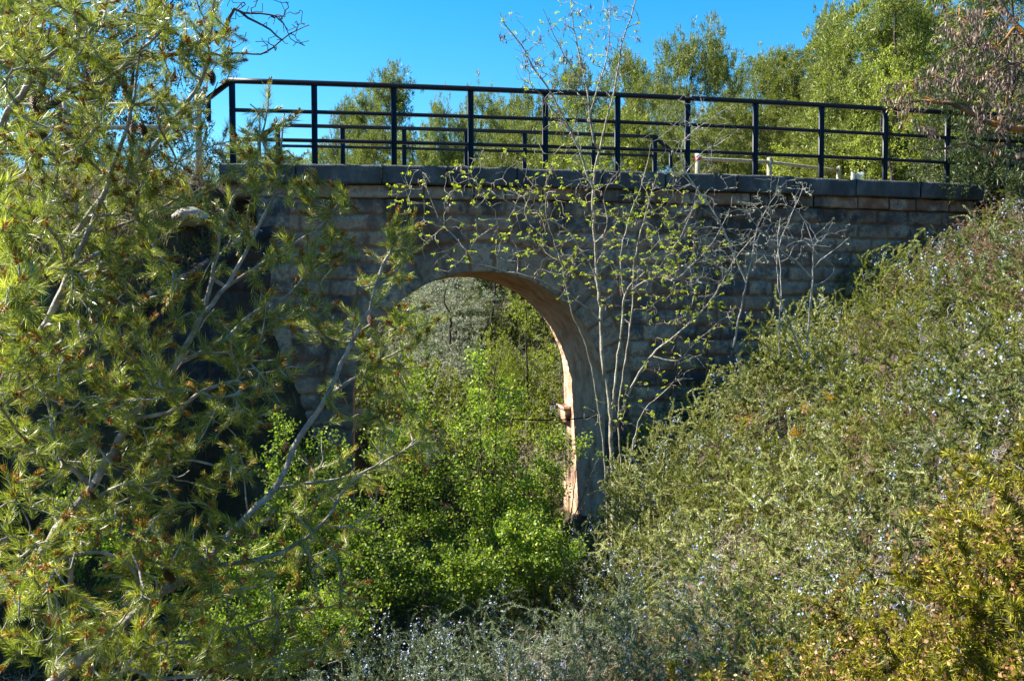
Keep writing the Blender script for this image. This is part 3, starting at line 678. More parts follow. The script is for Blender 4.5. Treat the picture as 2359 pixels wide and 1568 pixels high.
# pine one: long limb sweeping up to the left railing post
near_pine('young pine whose limb sweeps up to the left end of the railing', [
    (A3([(-260, 1700), (-120, 1500), (0, 1374), (67, 1317), (100, 1264), (167, 1177), (214, 1117), (261, 1040), (301, 960), (342, 917), (402, 843), (469, 726), (522, 659), (549, 612), (596, 525), (635, 430), (650, 330), (656, 260)], 3.9, 4.7), 0.045, 0.006),
    (A3([(469, 726), (488, 640), (505, 560), (520, 500), (548, 440), (590, 380), (600, 260)], 4.5, 4.8), 0.014, 0.004),
    (A3([(522, 659), (600, 610), (680, 560), (740, 520), (790, 460)], 4.6, 4.7), 0.008, 0.003),
    (A3([(402, 843), (520, 780), (580, 720), (640, 700), (700, 640)], 4.4, 4.6), 0.011, 0.003),
    (A3([(301, 960), (390, 950), (470, 900), (560, 870)], 4.3, 4.2), 0.008, 0.003),
    (A3([(167, 1177), (250, 1130), (360, 1090), (440, 1060), (540, 1090)], 4.2, 4.4), 0.010, 0.003),
    (A3([(214, 1117), (140, 1060), (60, 1030), (-40, 1010)], 4.1, 3.8), 0.010, 0.003),
    (A3([(167, 1204), (165, 1300), (157, 1480), (150, 1600)], 4.2, 4.3), 0.018, 0.022)],
    [(615, 300, 70, 90, 34, 4.75, .25), (560, 370, 70, 70, 18, 4.7, .25), (650, 420, 80, 60, 30, 4.7, .25), (510, 470, 90, 60, 28, 4.6, .3), (745, 470, 55, 45, 26, 4.7, .2), (720, 580, 80, 50, 28, 4.6, .25),
     (560, 600, 80, 60, 14, 4.6, .3), (440, 690, 70, 50, 12, 4.5, .3), (680, 710, 80, 50, 20, 4.5, .3), (300, 830, 140, 90, 60, 4.2, .4), (540, 790, 80, 60, 26, 4.4, .3), (620, 860, 80, 40, 10, 4.3, .3),
     (400, 960, 130, 80, 46, 4.2, .35), (580, 940, 80, 50, 14, 4.3, .3), (100, 930, 140, 120, 66, 3.9, .4), (200, 1110, 180, 90, 62, 4.1, .4), (480, 1070, 110, 60, 26, 4.3, .3), (60, 1250, 120, 110, 50, 3.9, .4), (290, 1200, 110, 90, 30, 4.1, .3)],
    (-3.2, 3.4, -3.1), cones=[(185, 1135, 4.0, .8, -.3), (262, 1078, 4.1, .2, .6), (688, 655, 4.6, .3, -.9), (95, 1330, 3.9, -.3, .8)])
# pine two: lower limb sweeping to the arch
near_pine('young pine whose lower limb sweeps right across the arch opening', [
    (A3([(-60, 1760), (60, 1620), (134, 1559), (201, 1502), (268, 1448), (335, 1391), (402, 1344), (486, 1277), (569, 1187), (636, 1123), (668, 1050), (703, 984), (754, 910), (784, 840), (817, 773), (848, 712), (866, 655), (895, 585), (930, 520)], 3.7, 5.0), 0.042, 0.004),
    (A3([(502, 1301), (620, 1281), (703, 1241), (757, 1187), (800, 1120), (880, 1060)], 4.2, 4.6), 0.015, 0.004),
    (A3([(817, 773), (870, 740), (930, 760), (1000, 740)], 4.8, 5.0), 0.006, 0.002),
    (A3([(754, 910), (800, 880), (880, 830), (960, 790)], 4.7, 5.0), 0.007, 0.003),
    (A3([(636, 1123), (720, 1110), (830, 1090), (960, 1020), (1020, 1000)], 4.5, 4.9), 0.008, 0.003),
    (A3([(569, 1187), (560, 1090), (540, 1000), (480, 960)], 4.4, 4.3), 0.007, 0.003),
    (A3([(268, 1448), (420, 1480), (560, 1440), (700, 1400)], 4.0, 4.3), 0.014, 0.004),
    (A3([(335, 1391), (300, 1300), (220, 1270), (120, 1290)], 4.0, 3.8), 0.009, 0.003),
    (A3([(201, 1502), (380, 1560), (560, 1530), (720, 1500)], 3.9, 4.2), 0.012, 0.004)],
    [(925, 545, 40, 55, 26, 5.0, .2), (885, 620, 50, 50, 12, 4.9, .2), (960, 740, 60, 45, 24, 5.0, .2), (900, 800, 90, 60, 26, 4.9, .3), (810, 760, 60, 50, 10, 4.8, .3), (710, 740, 50, 40, 10, 4.7, .2), (830, 900, 80, 70, 18, 4.8, .3), (930, 940, 60, 60, 14, 4.9, .3),
     (940, 1040, 80, 60, 22, 4.8, .3), (760, 1080, 80, 70, 16, 4.6, .3), (690, 1170, 60, 60, 10, 4.5, .3), (620, 1240, 100, 70, 26, 4.3, .3), (420, 1230, 110, 80, 40, 4.2, .35), (800, 1150, 80, 80, 16, 4.6, .3),
     (380, 1330, 140, 80, 60, 4.0, .4), (560, 1400, 130, 90, 44, 4.1, .35), (740, 1330, 90, 80, 20, 4.4, .3), (320, 1480, 200, 90, 84, 3.8, .4), (600, 1510, 140, 50, 36, 4.0, .3), (780, 1430, 60, 60, 8, 4.4, .2), (100, 1430, 120, 120, 60, 3.7, .4)],
    (-2.3, 3.2, -3.2), cones=[(655, 1050, 4.5, .1, .9), (850, 725, 4.85, .35, -.9), (755, 1190, 4.6, .2, -1), (400, 1340, 4.0, -.5, .6)])
# pine three: upper left pine
near_pine('taller young pine filling the upper left corner with hanging brown cones', [
    (A3([(-330, 1300), (-180, 1000), (-60, 800), (0, 726), (50, 659), (100, 619), (161, 552), (184, 525), (234, 459), (301, 405), (318, 385), (368, 318), (419, 251), (469, 174), (482, 100), (496, 20)], 4.3, 5.0), 0.05, 0.006),
    (A3([(-60, 800), (-40, 560), (0, 301), (50, 221), (77, 167), (90, 144), (161, 100), (201, 84), (241, 17), (260, -60)], 4.3, 4.4), 0.032, 0.008),
    (A3([(84, 147), (74, 70), (70, 0), (66, -80)], 4.3, 4.3), 0.013, 0.007),
    (A3([(50, 840), (94, 766), (144, 666), (171, 602), (201, 535), (241, 442), (278, 335), (301, 268), (311, 200), (320, 120)], 4.3, 4.6), 0.019, 0.004),
    (A3([(301, 405), (380, 390), (450, 350), (520, 330)], 4.7, 4.8), 0.008, 0.003),
    (A3([(368, 318), (420, 300), (470, 250), (500, 190)], 4.8, 4.9), 0.006, 0.003),
    (A3([(161, 552), (240, 530), (330, 500), (420, 450)], 4.5, 4.7), 0.008, 0.003),
    (A3([(100, 619), (200, 640), (290, 600), (350, 560)], 4.4, 4.5), 0.009, 0.003),
    (A3([(90, 144), (150, 180), (230, 190), (320, 120), (380, 60)], 4.4, 4.6), 0.009, 0.003),
    (A3([(-330, 1300), (-380, 800), (-260, 300), (-120, 60), (-40, -160)], 4.6, 6.2), 0.05, 0.012)],  # unseen limb added to hold the shading needle clusters
    [(110, 70, 150, 100, 85, 4.3, .4), (300, 70, 120, 90, 50, 4.6, .4), (440, 60, 80, 80, 42, 4.9, .3), (500, 110, 55, 80, 40, 5.0, .2), (100, 260, 150, 120, 70, 4.2, .4), (290, 240, 120, 100, 46, 4.6, .4), (410, 190, 70, 80, 22, 4.8, .3),
     (430, 270, 60, 60, 16, 4.8, .3), (30, 420, 110, 110, 44, 4.0, .4), (210, 400, 130, 100, 56, 4.5, .4), (370, 370, 90, 70, 28, 4.7, .3), (60, 560, 130, 110, 56, 3.9, .4), (250, 520, 130, 80, 50, 4.5, .35), (380, 470, 80, 60, 16, 4.6, .3),
     (100, 710, 140, 110, 64, 3.9, .4), (280, 640, 120, 80, 44, 4.3, .35), (60, 840, 110, 80, 36, 3.8, .3), (20, 40, 170, 190, 250, 6.1, .7), (-120, 60, 150, 200, 150, 6.0, .7), (60, -130, 200, 100, 110, 6.1, .7)],  # deeper clusters at the end, partly out of view, added to shade bottom centre
    (-3.9, 3.6, -3.1), cones=[(497, 72, 5.0, .1, -1), (487, 165, 5.0, .05, -1), (430, 250, 4.9, .2, -1), (325, 285, 4.7, .25, -1), (308, 278, 4.65, -.1, -1), (92, 165, 4.3, .15, -1), (76, 222, 4.3, .2, -1), (62, 65, 4.2, -.8, -.4), (80, 298, 4.3, .8, -.7), (280, 382, 4.7, .2, -.6)])
# closest spray of pine at the left edge
near_pine('closest pine spray with long needles at the left edge of the view', [
    (A3([(-300, 1000), (-150, 850), (-60, 740), (10, 700), (60, 640)], 2.5, 2.6), 0.012, 0.004)],
    [(10, 560, 50, 60, 8, 2.6, .15), (40, 640, 50, 50, 8, 2.6, .15), (60, 700, 70, 40, 8, 2.6, .15), (0, 430, 20, 30, 3, 2.6, .1)],
    (-2.0, 2.3, -2.7), nn=110, W=0.002)

# ------------------------------------------------------------------ locust tree in the centre
def leaflets(P, D, n, span, L, W, droop=0.2):
    m = len(P); Pi = np.repeat(P, n, 0); Di = np.repeat(D, n, 0); t = np.tile(np.linspace(0.15, 1, n), m)
    ax = unit(Di+rng.normal(0, 0.3, (m, 3)).repeat(n, 0)); base = Pi+ax*(t*span)[:, None]
    s = unit(np.cross(ax, [0.1, 0.2, 1.0])); s = s*np.where(np.arange(len(base)) % 2, 1, -1)[:, None]
    d = unit(s+ax*0.5+rng.normal(0, 0.3, s.shape)); return blades(base, d, L*rng.uniform(0.6, 1.2, len(base)), W*rng.uniform(0.7, 1.2, len(base)), 0.5, droop)
def bare_tree(name, label, cat, limbs, E, base, bark, leaf=None, leaf_frac=1.0, nleaf=9, span=0.07, L=0.03, W=0.016, rt=0.0022, pods=0, zig=0.012, k=5, clusters=2, ex=0.4, group=None, podname='seed_pods', leafpick=None):
    root = empty(name, base); tag(root, label, cat, group); pl = Plant()
    for i, (pts, r0, r1) in enumerate(limbs): pl.limb(pts, r0, r1, 0.09, attach=i > 0)
    tips = pl.twigs(ell(E), 0.06, 0.008, lift=0.1, zig=zig); V, Q = pl.tubes(k, rt, ex)
    mesh_obj('branches', V-np.array(base), Q, M[bark], root, smooth=True)
    P = np.array(pl.P); par = np.array(pl.par)
    if leaf:
        sel = rng.random(len(tips)) < leaf_frac
        if leafpick is not None: sel &= leafpick(P[tips])
        tt = tips[sel]; lst = []
        for c in range(clusters):
            node = tt if c == 0 else par[par[tt]]
            if c >= 2: node = par[par[node]]
            p = P[node]; d = unit(p-P[par[node]]); d = unit(d+rng.normal(0, 0.7, d.shape)+[0, 0, 0.3]); lst.append(leaflets(p, d, nleaf, span, L, W))
        leafobj('leaves', cat_blades(lst), M[leaf], root)['kind'] = 'stuff'
    if pods:
        node = rng.choice(len(P)-len(limbs)*5, pods)+len(limbs)*4; node = node[np.array(pl.R)[node] < 0.012]
        kk = 5; p = np.repeat(P[node], kk, 0)+rng.normal(0, 0.02, (len(node)*kk, 3)); d = unit(np.tile([0, 0, -1.], (len(p), 1))+rng.normal(0, 0.25, (len(p), 3)))
        leafobj(podname, blades(p, d, 0.055*rng.uniform(0.6, 1.2, len(p)), 0.012, 0.5), M['pod'], root)['kind'] = 'stuff'
    return root
bare_tree('locust_tree', 'slender locust tree with bright yellow young leaves growing right of the arch', 'tree', [
    (A3([(1412, 1260), (1412, 1100), (1408, 1020), (1405, 930), (1387, 826), (1384, 726), (1376, 640), (1370, 560), (1366, 470), (1370, 392), (1377, 362), (1397, 278), (1414, 214), (1427, 134), (1436, 84), (1470, -10)], 9.6, 8.9), 0.03, 0.006),
    (A3([(1368, 440), (1353, 402), (1337, 355), (1313, 301), (1260, 201), (1229, 157), (1209, 121), (1196, 97), (1162, 57), (1150, 30)], 9.1, 8.9), 0.017, 0.004),
    (A3([(1368, 330), (1360, 280), (1353, 208), (1333, 127), (1320, 50), (1312, -20)], 9.0, 8.9), 0.012, 0.004),
    (A3([(1355, 280), (1377, 201), (1397, 134), (1404, 67), (1400, -20)], 9.0, 9.0), 0.01, 0.003),
    (A3([(1353, 208), (1300, 130), (1270, 70), (1250, 20)], 9.0, 8.8), 0.008, 0.003),
    (A3([(1313, 301), (1270, 250), (1240, 210), (1200, 180)], 9.0, 8.8), 0.006, 0.002),
    (A3([(1384, 739), (1340, 700), (1286, 669), (1233, 642), (1152, 622), (1099, 609)], 9.4, 8.9), 0.014, 0.003),
    (A3([(1376, 640), (1330, 560), (1290, 520), (1180, 470), (1100, 430)], 9.3, 8.9), 0.012, 0.003),
    (A3([(1099, 609), (1060, 560), (1010, 500), (980, 420)], 9.0, 8.9), 0.006, 0.002),
    (A3([(1408, 960), (1420, 850), (1432, 760), (1440, 680), (1470, 640), (1530, 590), (1570, 540), (1600, 470)], 9.5, 9.0), 0.018, 0.003),
    (A3([(1440, 680), (1430, 590), (1450, 500), (1480, 420), (1500, 330)], 9.3, 9.1), 0.012, 0.003),
    (A3([(1415, 990), (1450, 900), (1500, 820), (1570, 760), (1640, 690), (1690, 600), (1740, 540)], 9.5, 9.1), 0.018, 0.004),
    (A3([(1500, 820), (1560, 830), (1600, 790), (1680, 720)], 9.4, 9.2), 0.01, 0.003),
    (A3([(1370, 560), (1400, 520), (1390, 450), (1420, 400)], 9.2, 9.0), 0.01, 0.003),
    (A3([(1425, 1260), (1430, 1090), (1424, 960), (1438, 840), (1455, 720), (1462, 600), (1490, 480), (1520, 380)], 9.7, 9.1), 0.013, 0.003),
    (A3([(1400, 1250), (1392, 1060), (1372, 900), (1350, 800), (1318, 720), (1290, 600), (1260, 500), (1255, 420)], 9.7, 9.0), 0.011, 0.003),
    (A3([(1430, 1240), (1450, 1080), (1475, 960), (1530, 900), (1570, 860)], 9.7, 9.3), 0.014, 0.003),
    (A3([(1440, 680), (1500, 640), (1560, 640), (1640, 560), (1680, 480)], 9.3, 9.0), 0.01, 0.003)],
    [(1180, 70, 35, 40, 36, 8.9, .3), (1225, 150, 40, 60, 48, 8.9, .3), (1260, 110, 50, 60, 48, 8.9, .3), (1320, 70, 50, 70, 70, 8.9, .3), (1390, 60, 50, 70, 64, 9.0, .3), (1440, 90, 40, 80, 59, 8.9, .3), (1300, 230, 60, 60, 54, 9.0, .3), (1370, 180, 60, 60, 59, 9.0, .3), (1280, 320, 60, 50, 36, 9.0, .3),
     (950, 450, 50, 60, 43, 8.9, .3), (1070, 430, 50, 50, 36, 8.9, .3), (1130, 400, 90, 60, 43, 8.9, .3), (1040, 560, 80, 60, 48, 8.9, .3), (1180, 500, 90, 80, 91, 9.0, .4), (1290, 440, 80, 70, 81, 9.0, .4), (1250, 580, 100, 50, 81, 9.0, .4), (1340, 640, 80, 60, 54, 9.1, .3),
     (1420, 450, 90, 70, 108, 9.1, .4), (1480, 560, 100, 80, 163, 9.1, .4), (1540, 480, 80, 70, 91, 9.0, .4), (1600, 600, 90, 80, 124, 9.1, .4), (1500, 690, 100, 70, 124, 9.2, .4), (1620, 730, 80, 60, 70, 9.1, .3), (1560, 830, 80, 60, 54, 9.2, .3), (1480, 930, 60, 50, 36, 9.3, .2), (1390, 960, 50, 40, 20, 9.3, .2)],
    tuple(at(1412, 1300, 9.6)), 'bark_locust', 'yellow_leaf', 0.5, 9, 0.05, 0.028, 0.016, rt=0.0019, pods=260, clusters=1, leafpick=lambda p: (p[:, 2] < 1.6) | (rng.random(len(p)) < 0.3))
# bare pale shrubby tree on the right
bare_tree('bare_tree', 'small bare tree with whitish twigs and grey green buds before the right wall', 'tree', [
    (A3([(1855, 840), (1859, 800), (1866, 699), (1873, 592), (1866, 540), (1840, 490), (1800, 470)], 8.8, 8.8), 0.013, 0.004),
    (A3([(1868, 640), (1830, 600), (1780, 560), (1740, 520), (1700, 460)], 8.8, 8.7), 0.01, 0.003),
    (A3([(1870, 620), (1900, 590), (1930, 570), (1955, 545)], 8.8, 8.7), 0.008, 0.002),
    (A3([(1870, 660), (1910, 640), (1922, 615), (1905, 600)], 8.8, 8.7), 0.007, 0.002),
    (A3([(1855, 835), (1800, 700), (1790, 620), (1795, 560), (1830, 480), (1850, 430)], 8.8, 8.9), 0.010, 0.003)],
    [(1790, 480, 70, 50, 60, 8.8, .3), (1830, 440, 40, 30, 26, 8.8, .3), (1720, 520, 70, 60, 50, 8.7, .3), (1800, 560, 80, 50, 50, 8.8, .3), (1920, 560, 50, 50, 24, 8.8, .3), (1700, 600, 60, 50, 34, 8.7, .3), (1660, 560, 60, 60, 34, 8.7, .3), (1620, 640, 70, 60, 30, 8.8, .3)],
    tuple(at(1855, 850, 8.8)), 'bark_white', 'silver', 0.6, 4, 0.02, 0.022, 0.014, rt=0.0015, zig=0.012, clusters=1)
bare_tree('bare_tree', 'thin leaning bare tree with pale trunk between the locust tree and the hillside', 'tree', [
    (A3([(1690, 800), (1702, 733), (1719, 649), (1736, 569), (1745, 520), (1790, 440)], 8.9, 8.8), 0.013, 0.003),
    (A3([(1719, 649), (1680, 560), (1640, 480), (1580, 400), (1570, 340), (1600, 300), (1690, 240)], 8.9, 8.8), 0.013, 0.003),
    (A3([(1580, 400), (1620, 350), (1660, 330), (1700, 300)], 8.8, 8.7), 0.007, 0.002)],
    [(1640, 290, 60, 50, 54, 8.8, .3), (1590, 250, 50, 50, 34, 8.8, .3), (1600, 360, 60, 40, 34, 8.8, .3), (1520, 320, 40, 50, 20, 8.8, .3), (1660, 450, 70, 60, 34, 8.8, .3), (1560, 440, 60, 60, 30, 8.8, .3), (1770, 430, 40, 30, 16, 8.8, .2), (1640, 600, 70, 60, 30, 8.9, .2)],
    tuple(at(1690, 820, 8.9)), 'bark_white', 'silver', 0.25, 3, 0.02, 0.018, 0.012, rt=0.0015, zig=0.012, clusters=1)
bare_tree('sapling', 'straight thin sapling stem standing in front of the wall right of the locust tree', 'tree', [
    (A3([(1796, 830), (1795, 760), (1798, 640), (1792, 560), (1796, 500)], 9.1, 9.1), 0.008, 0.003)],
    [(1796, 560, 30, 50, 8, 9.1, .1)], tuple(at(1796, 840, 9.1)), 'bark_white', zig=0.01)
# locust with hanging pods entering from the upper right
bare_tree('locust_tree', 'locust tree with orange lichen boughs and hanging brown pods at the upper right', 'tree', [
    (A3([(2560, 900), (2500, 600), (2470, 400), (2450, 260), (2358, 296), (2290, 285), (2240, 262), (2190, 240), (2120, 232), (2060, 240)], 7.6, 7.6), 0.09, 0.008),
    (A3([(2290, 285), (2240, 240), (2190, 190), (2130, 180), (2060, 200)], 7.6, 7.7), 0.012, 0.004),
    (A3([(2450, 300), (2360, 360), (2280, 350), (2220, 330), (2160, 345), (2110, 340)], 7.6, 7.5), 0.02, 0.005),
    (A3([(2460, 260), (2400, 120), (2340, 60), (2300, 0), (2280, -60)], 7.6, 7.8), 0.05, 0.012),
    (A3([(2340, 60), (2290, 110), (2230, 100), (2180, 120)], 7.7, 7.7), 0.014, 0.004),
    (A3([(2400, 140), (2320, 150), (2260, 180), (2210, 160)], 7.6, 7.6), 0.014, 0.004),
    (A3([(2300, 20), (2220, 40), (2160, 20)], 7.8, 7.8), 0.01, 0.003)],
    [(2290, 60, 80, 60, 90, 7.7, .4), (2200, 50, 50, 50, 30, 7.7, .4), (2240, 160, 80, 60, 70, 7.6, .4), (2330, 200, 50, 70, 70, 7.6, .4), (2130, 200, 50, 40, 34, 7.6, .3), (2060, 225, 40, 35, 22, 7.6, .3), (2280, 270, 60, 30, 30, 7.5, .3), (2120, 280, 50, 30, 12, 7.5, .3), (2300, 340, 60, 30, 8, 7.5, .3)],
    tuple(at(2560, 950, 7.6)), 'bark_lichen', 'soft_yellow', 0.22, 8, 0.05, 0.028, 0.015, rt=0.0018, pods=700, clusters=1, zig=0.016)
# dark limb and bare twigs behind the left pines
bare_tree('bare_tree', 'bare dark twigs arching against the sky beside the upper left pine', 'tree', [
    (A3([(-500, 500), (-300, 400), (-60, 330), (100, 250), (200, 190), (330, 140), (420, 120), (490, 90), (520, 60), (540, 20), (570, 40), (620, 70), (650, 95)], 8.6, 8.6), 0.08, 0.008),
    (A3([(420, 120), (470, 130), (540, 122), (600, 125), (640, 100), (680, 70), (713, 60)], 8.6, 8.6), 0.010, 0.004),
    (A3([(560, 30), (640, 40), (670, 90), (690, 100), (712, 95)], 8.6, 8.6), 0.006, 0.003),
    (A3([(200, 190), (260, 120), (330, 70), (400, 0)], 8.6, 8.7), 0.03, 0.008)],
    [(650, 40, 50, 35, 18, 8.6, .2), (600, 20, 50, 30, 14, 8.6, .2), (640, 100, 50, 25, 12, 8.6, .2), (690, 80, 25, 30, 10, 8.6, .2), (540, 60, 30, 50, 12, 8.6, .2), (300, 100, 120, 60, 30, 8.6, .4)],
    tuple(at(-500, 700, 8.6)), 'bark_dark', rt=0.0035, zig=0.02)

# ------------------------------------------------------------------ green leafy shrubs before the arch
def leafy_shrub(label, stems, E, base, leaf='green_leaf', L=0.04, W=0.029, per=28, group='leafy shrubs in front of the arch', Y=9.0, rt=0.002, bark='twig_brown', name='leafy_shrub', cat='shrub', jit=0.035):
    root = empty(name, base); tag(root, label, cat, group); pl = Plant()
    for i, (pts, r0, r1) in enumerate(stems): pl.limb(pts, r0, r1, 0.08, attach=i > 0)
    tips = pl.twigs(ell(E), 0.05, 0.006, lift=0.2); V, Q = pl.tubes(4, rt, 0.38)
    mesh_obj('stems', V-np.array(base), Q, M[bark], root, smooth=True)
    P = np.array(pl.P); par = np.array(pl.par); nodes = [tips]
    for _ in range(4): nodes.append(par[nodes[-1]])
    nodes = np.concatenate(nodes); m = max(1, per//5)
    p = np.repeat(P[nodes], m, 0)+rng.normal(0, jit, (len(nodes)*m, 3)); d = unit(rng.normal(0, 1, p.shape)+[0, 0, 0.5])
    leafobj('leaves', blades(p, d, L*rng.uniform(0.5, 1.15, len(p)), W*rng.uniform(0.6, 1.1, len(p)), 0.55), M[leaf], root)
    return root
def stems_from(bx, by, tops, Y, r=0.01):
    out = []
    for i, (x, y) in enumerate(tops):
        out.append((A3([(bx, by), (bx*0.6+x*0.4+rng.uniform(-15, 15), by*0.55+y*0.45), (x, y)], Y, Y+rng.uniform(-.3, .3)), r, r*0.3))
    return out
def lshrub(label, bx, by, tops, E, Y, **kw):
    base = tuple(at(bx, by, Y)); return leafy_shrub(label, stems_from(bx, by, tops, Y), [(a, b, c, d, n, Y, dj) for a, b, c, d, n, dj in E], base, Y=Y, **kw)
lshrub('tall upright leafy shrub with bright green leaves in the middle of the arch', 1130, 1330, [(1100, 800), (1090, 920), (1150, 880), (1180, 980), (1060, 1000)],
       [(1095, 850, 30, 60, 22, .25), (1110, 960, 70, 70, 60, .3), (1170, 930, 40, 60, 28, .3), (1130, 1090, 90, 80, 90, .4), (1180, 1180, 90, 70, 80, .4), (1080, 1210, 90, 80, 80, .4)], 9.0)
lshrub('leafy shrub with bright green leaves overlapping the sunlit right pier', 1280, 1320, [(1260, 1010), (1330, 1040), (1380, 1050), (1240, 1100), (1350, 1150)],
       [(1265, 1030, 50, 50, 30, .3), (1350, 1030, 30, 30, 8, .2), (1255, 1110, 55, 60, 50, .3), (1245, 1200, 60, 60, 60, .3)], 9.3)
lshrub('leafy shrub with green leaves at the left side of the arch opening', 930, 1400, [(950, 900), (900, 960), (980, 960), (1000, 1030), (870, 1050)],
       [(965, 890, 35, 50, 20, .25), (960, 990, 60, 60, 44, .3), (890, 1030, 60, 60, 40, .3), (1000, 1080, 70, 60, 60, .3), (930, 1150, 90, 80, 90, .4), (990, 1240, 80, 60, 70, .4), (860, 1240, 80, 70, 70, .4)], 8.7)
lshrub('leafy shrub with green leaves at the foot of the dark wing wall', 690, 1480, [(640, 980), (620, 1060), (700, 1100), (760, 1050), (660, 1180)],
       [(640, 1000, 30, 50, 20, .25), (640, 1080, 40, 60, 34, .3), (740, 1060, 70, 70, 50, .3), (680, 1200, 80, 80, 80, .4), (770, 1200, 90, 80, 90, .4), (620, 1300, 80, 70, 70, .4), (740, 1320, 90, 70, 90, .4)], 8.2)
lshrub('sprawling leafy shrub with bright leaves at the bottom left behind the pine', 620, 1620, [(540, 1300), (600, 1350), (700, 1400), (480, 1400), (780, 1420)],
       [(530, 1290, 60, 50, 40, .3), (560, 1400, 90, 70, 90, .4), (680, 1430, 90, 70, 90, .4), (480, 1490, 90, 60, 80, .4), (640, 1520, 100, 40, 70, .4), (780, 1410, 80, 70, 70, .4)], 7.0, L=0.03)
lshrub('leafy shrub with bright leaves below the left half of the arch', 860, 1500, [(820, 1220), (880, 1280), (940, 1300), (800, 1330)],
       [(820, 1250, 60, 60, 50, .3), (900, 1300, 80, 60, 80, .4), (830, 1370, 80, 60, 70, .4)], 7.8, L=0.03)
lshrub('leafy shrub with bright leaves filling the hollow before the right pier', 1230, 1420, [(1180, 1230), (1240, 1210), (1290, 1250), (1130, 1270)],
       [(1200, 1230, 70, 50, 60, .3), (1280, 1250, 60, 40, 44, .3), (1150, 1300, 80, 50, 60, .3), (1240, 1310, 90, 50, 70, .3)], 8.3)
lshrub('leafy shrub with bright leaves between the blue green shrubs and the arch thicket', 1050, 1500, [(1040, 1290), (1100, 1280), (980, 1310)],
       [(1050, 1300, 80, 50, 60, .3), (1000, 1350, 90, 50, 60, .3), (1110, 1340, 70, 50, 44, .3)], 7.9)
lshrub('dark leafed shrub low at the left edge behind the pine branches', 200, 1500, [(150, 1150), (250, 1200), (320, 1300)],
       [(150, 1200, 120, 80, 60, .4), (300, 1300, 120, 80, 70, .4)], 7.4, leaf='green_leaf')

# ------------------------------------------------------------------ scrub prototypes (local coordinates, about 1 m)
leafobj.local = True
def scrub(name, h, w, nst, leafmat, L, W, per, flower=None, fl_n=0, fl_size=0.012, stem='twig_brown', spread=0.9, ang=0.7, jit=0.004, sr=0.0035, nsub=3, seedm=1.0, tipflower=True, leafrnd=None, barefrac=0.0):
    root = empty(name, (0, 0, 0)); pl = Plant()
    pl.limb([[0, 0, -0.15], [0, 0, 0.03]], sr*2.5, sr*2.5, 0.08)
    T = []
    for i in range(nst):
        a = rng.uniform(0, 2*np.pi); r = w*np.sqrt(rng.uniform(0, 1)); hh = h*rng.uniform(0.55, 1.0)*(1-0.45*(r/w)**2)
        T.append([r*math.cos(a), r*math.sin(a), hh])
        for _ in range(nsub): T.append([r*math.cos(a)+rng.normal(0, w*0.12), r*math.sin(a)+rng.normal(0, w*0.12), hh*rng.uniform(0.45, 1.0)])
    tips = pl.twigs(np.array(T), 0.05, 0.007, lift=-0.5); V, Q = pl.tubes(3, sr*0.42, 0.36)
    mesh_obj('stems', V, Q, M[stem], root)
    P = np.array(pl.P); par = np.array(pl.par)
    z0 = P[:, 2]; R = pl.R; cand = np.where((R < sr*1.6) & (z0 > h*0.12))[0]
    if leafmat:
        nd = rng.choice(cand, per); nd = nd[par[nd] >= 0]; g = unit(P[nd]-P[par[nd]])
        t = rng.uniform(0, 1, len(nd))[:, None]; base = P[nd]*(1-t)+P[par[nd]]*t+rng.normal(0, jit, (len(nd), 3))
        an = ang*rng.uniform(0.6, 1.2, len(nd))[:, None]; d = unit(g*np.cos(an)+perp(g)*np.sin(an)+[0, 0, 0.12])
        leafobj('foliage', blades(base, d, L*rng.uniform(0.6, 1.2, len(nd)), W*rng.uniform(0.7, 1.3, len(nd)), 0.4), M[leafmat], root)
    if flower:
        hi = cand[P[cand, 2] > h*0.45]; c0 = rng.choice(hi, max(1, fl_n//12)); nd = np.repeat(c0, 12)
        base = P[nd]+rng.normal(0, 1, (len(nd), 3))*np.array([0.017, 0.017, 0.045]); d = unit(rng.normal(0, 1, base.shape)+[0, 0, 0.3])
        leafobj('flowers', blades(base, d, fl_size*rng.uniform(0.7, 1.4, len(nd)), fl_size*0.8, 0.5), M[flower], root)['kind'] = 'stuff'
    return root
protos = {}
def mk(kind, n, **kw): protos[kind] = [scrub(**kw) for _ in range(n)]
mk('rosemary', 4, name='rosemary_shrub', h=1.0, w=0.45, nst=32, leafmat='rosemary', L=0.024, W=0.0042, per=11500, ang=0.5, flower='blue_flower', fl_n=130, fl_size=0.015)
mk('dense', 4, name='green_shrub', h=0.95, w=0.5, nst=34, leafmat='broom', L=0.024, W=0.0042, per=12500, ang=0.45, flower='blue_flower', fl_n=60, fl_size=0.012)
mk('gorse', 4, name='gorse_shrub', h=1.0, w=0.36, nst=15, leafmat='gorse', L=0.036, W=0.0055, per=6000, flower='dry_flower', fl_n=430, fl_size=0.018, ang=1.15, sr=0.0055, nsub=2, jit=0.002)
mk('silverros', 4, name='silver_green_shrub', h=1.0, w=0.5, nst=40, leafmat='silver_green', L=0.022, W=0.0048, per=15000, ang=0.55, stem='twig_grey', flower='blue_flower', fl_n=90, fl_size=0.014)
mk('dry', 3, name='dry_shrub', h=0.7, w=0.5, nst=60, leafmat='dry_grass', L=0.02, W=0.004, per=1800, stem='twig_grey', nsub=6, sr=0.0034)
mk('brown', 2, name='brown_shrub', h=0.8, w=0.5, nst=55, leafmat='brown_leaf', L=0.024, W=0.008, per=4200, stem='twig_brown', nsub=4)
mk('bluish', 3, name='rosemary_shrub', h=1.0, w=0.5, nst=46, leafmat='blue_green', L=0.024, W=0.0045, per=12000, flower='blue_flower', fl_n=130, fl_size=0.014, stem='twig_grey', nsub=3, sr=0.0035)
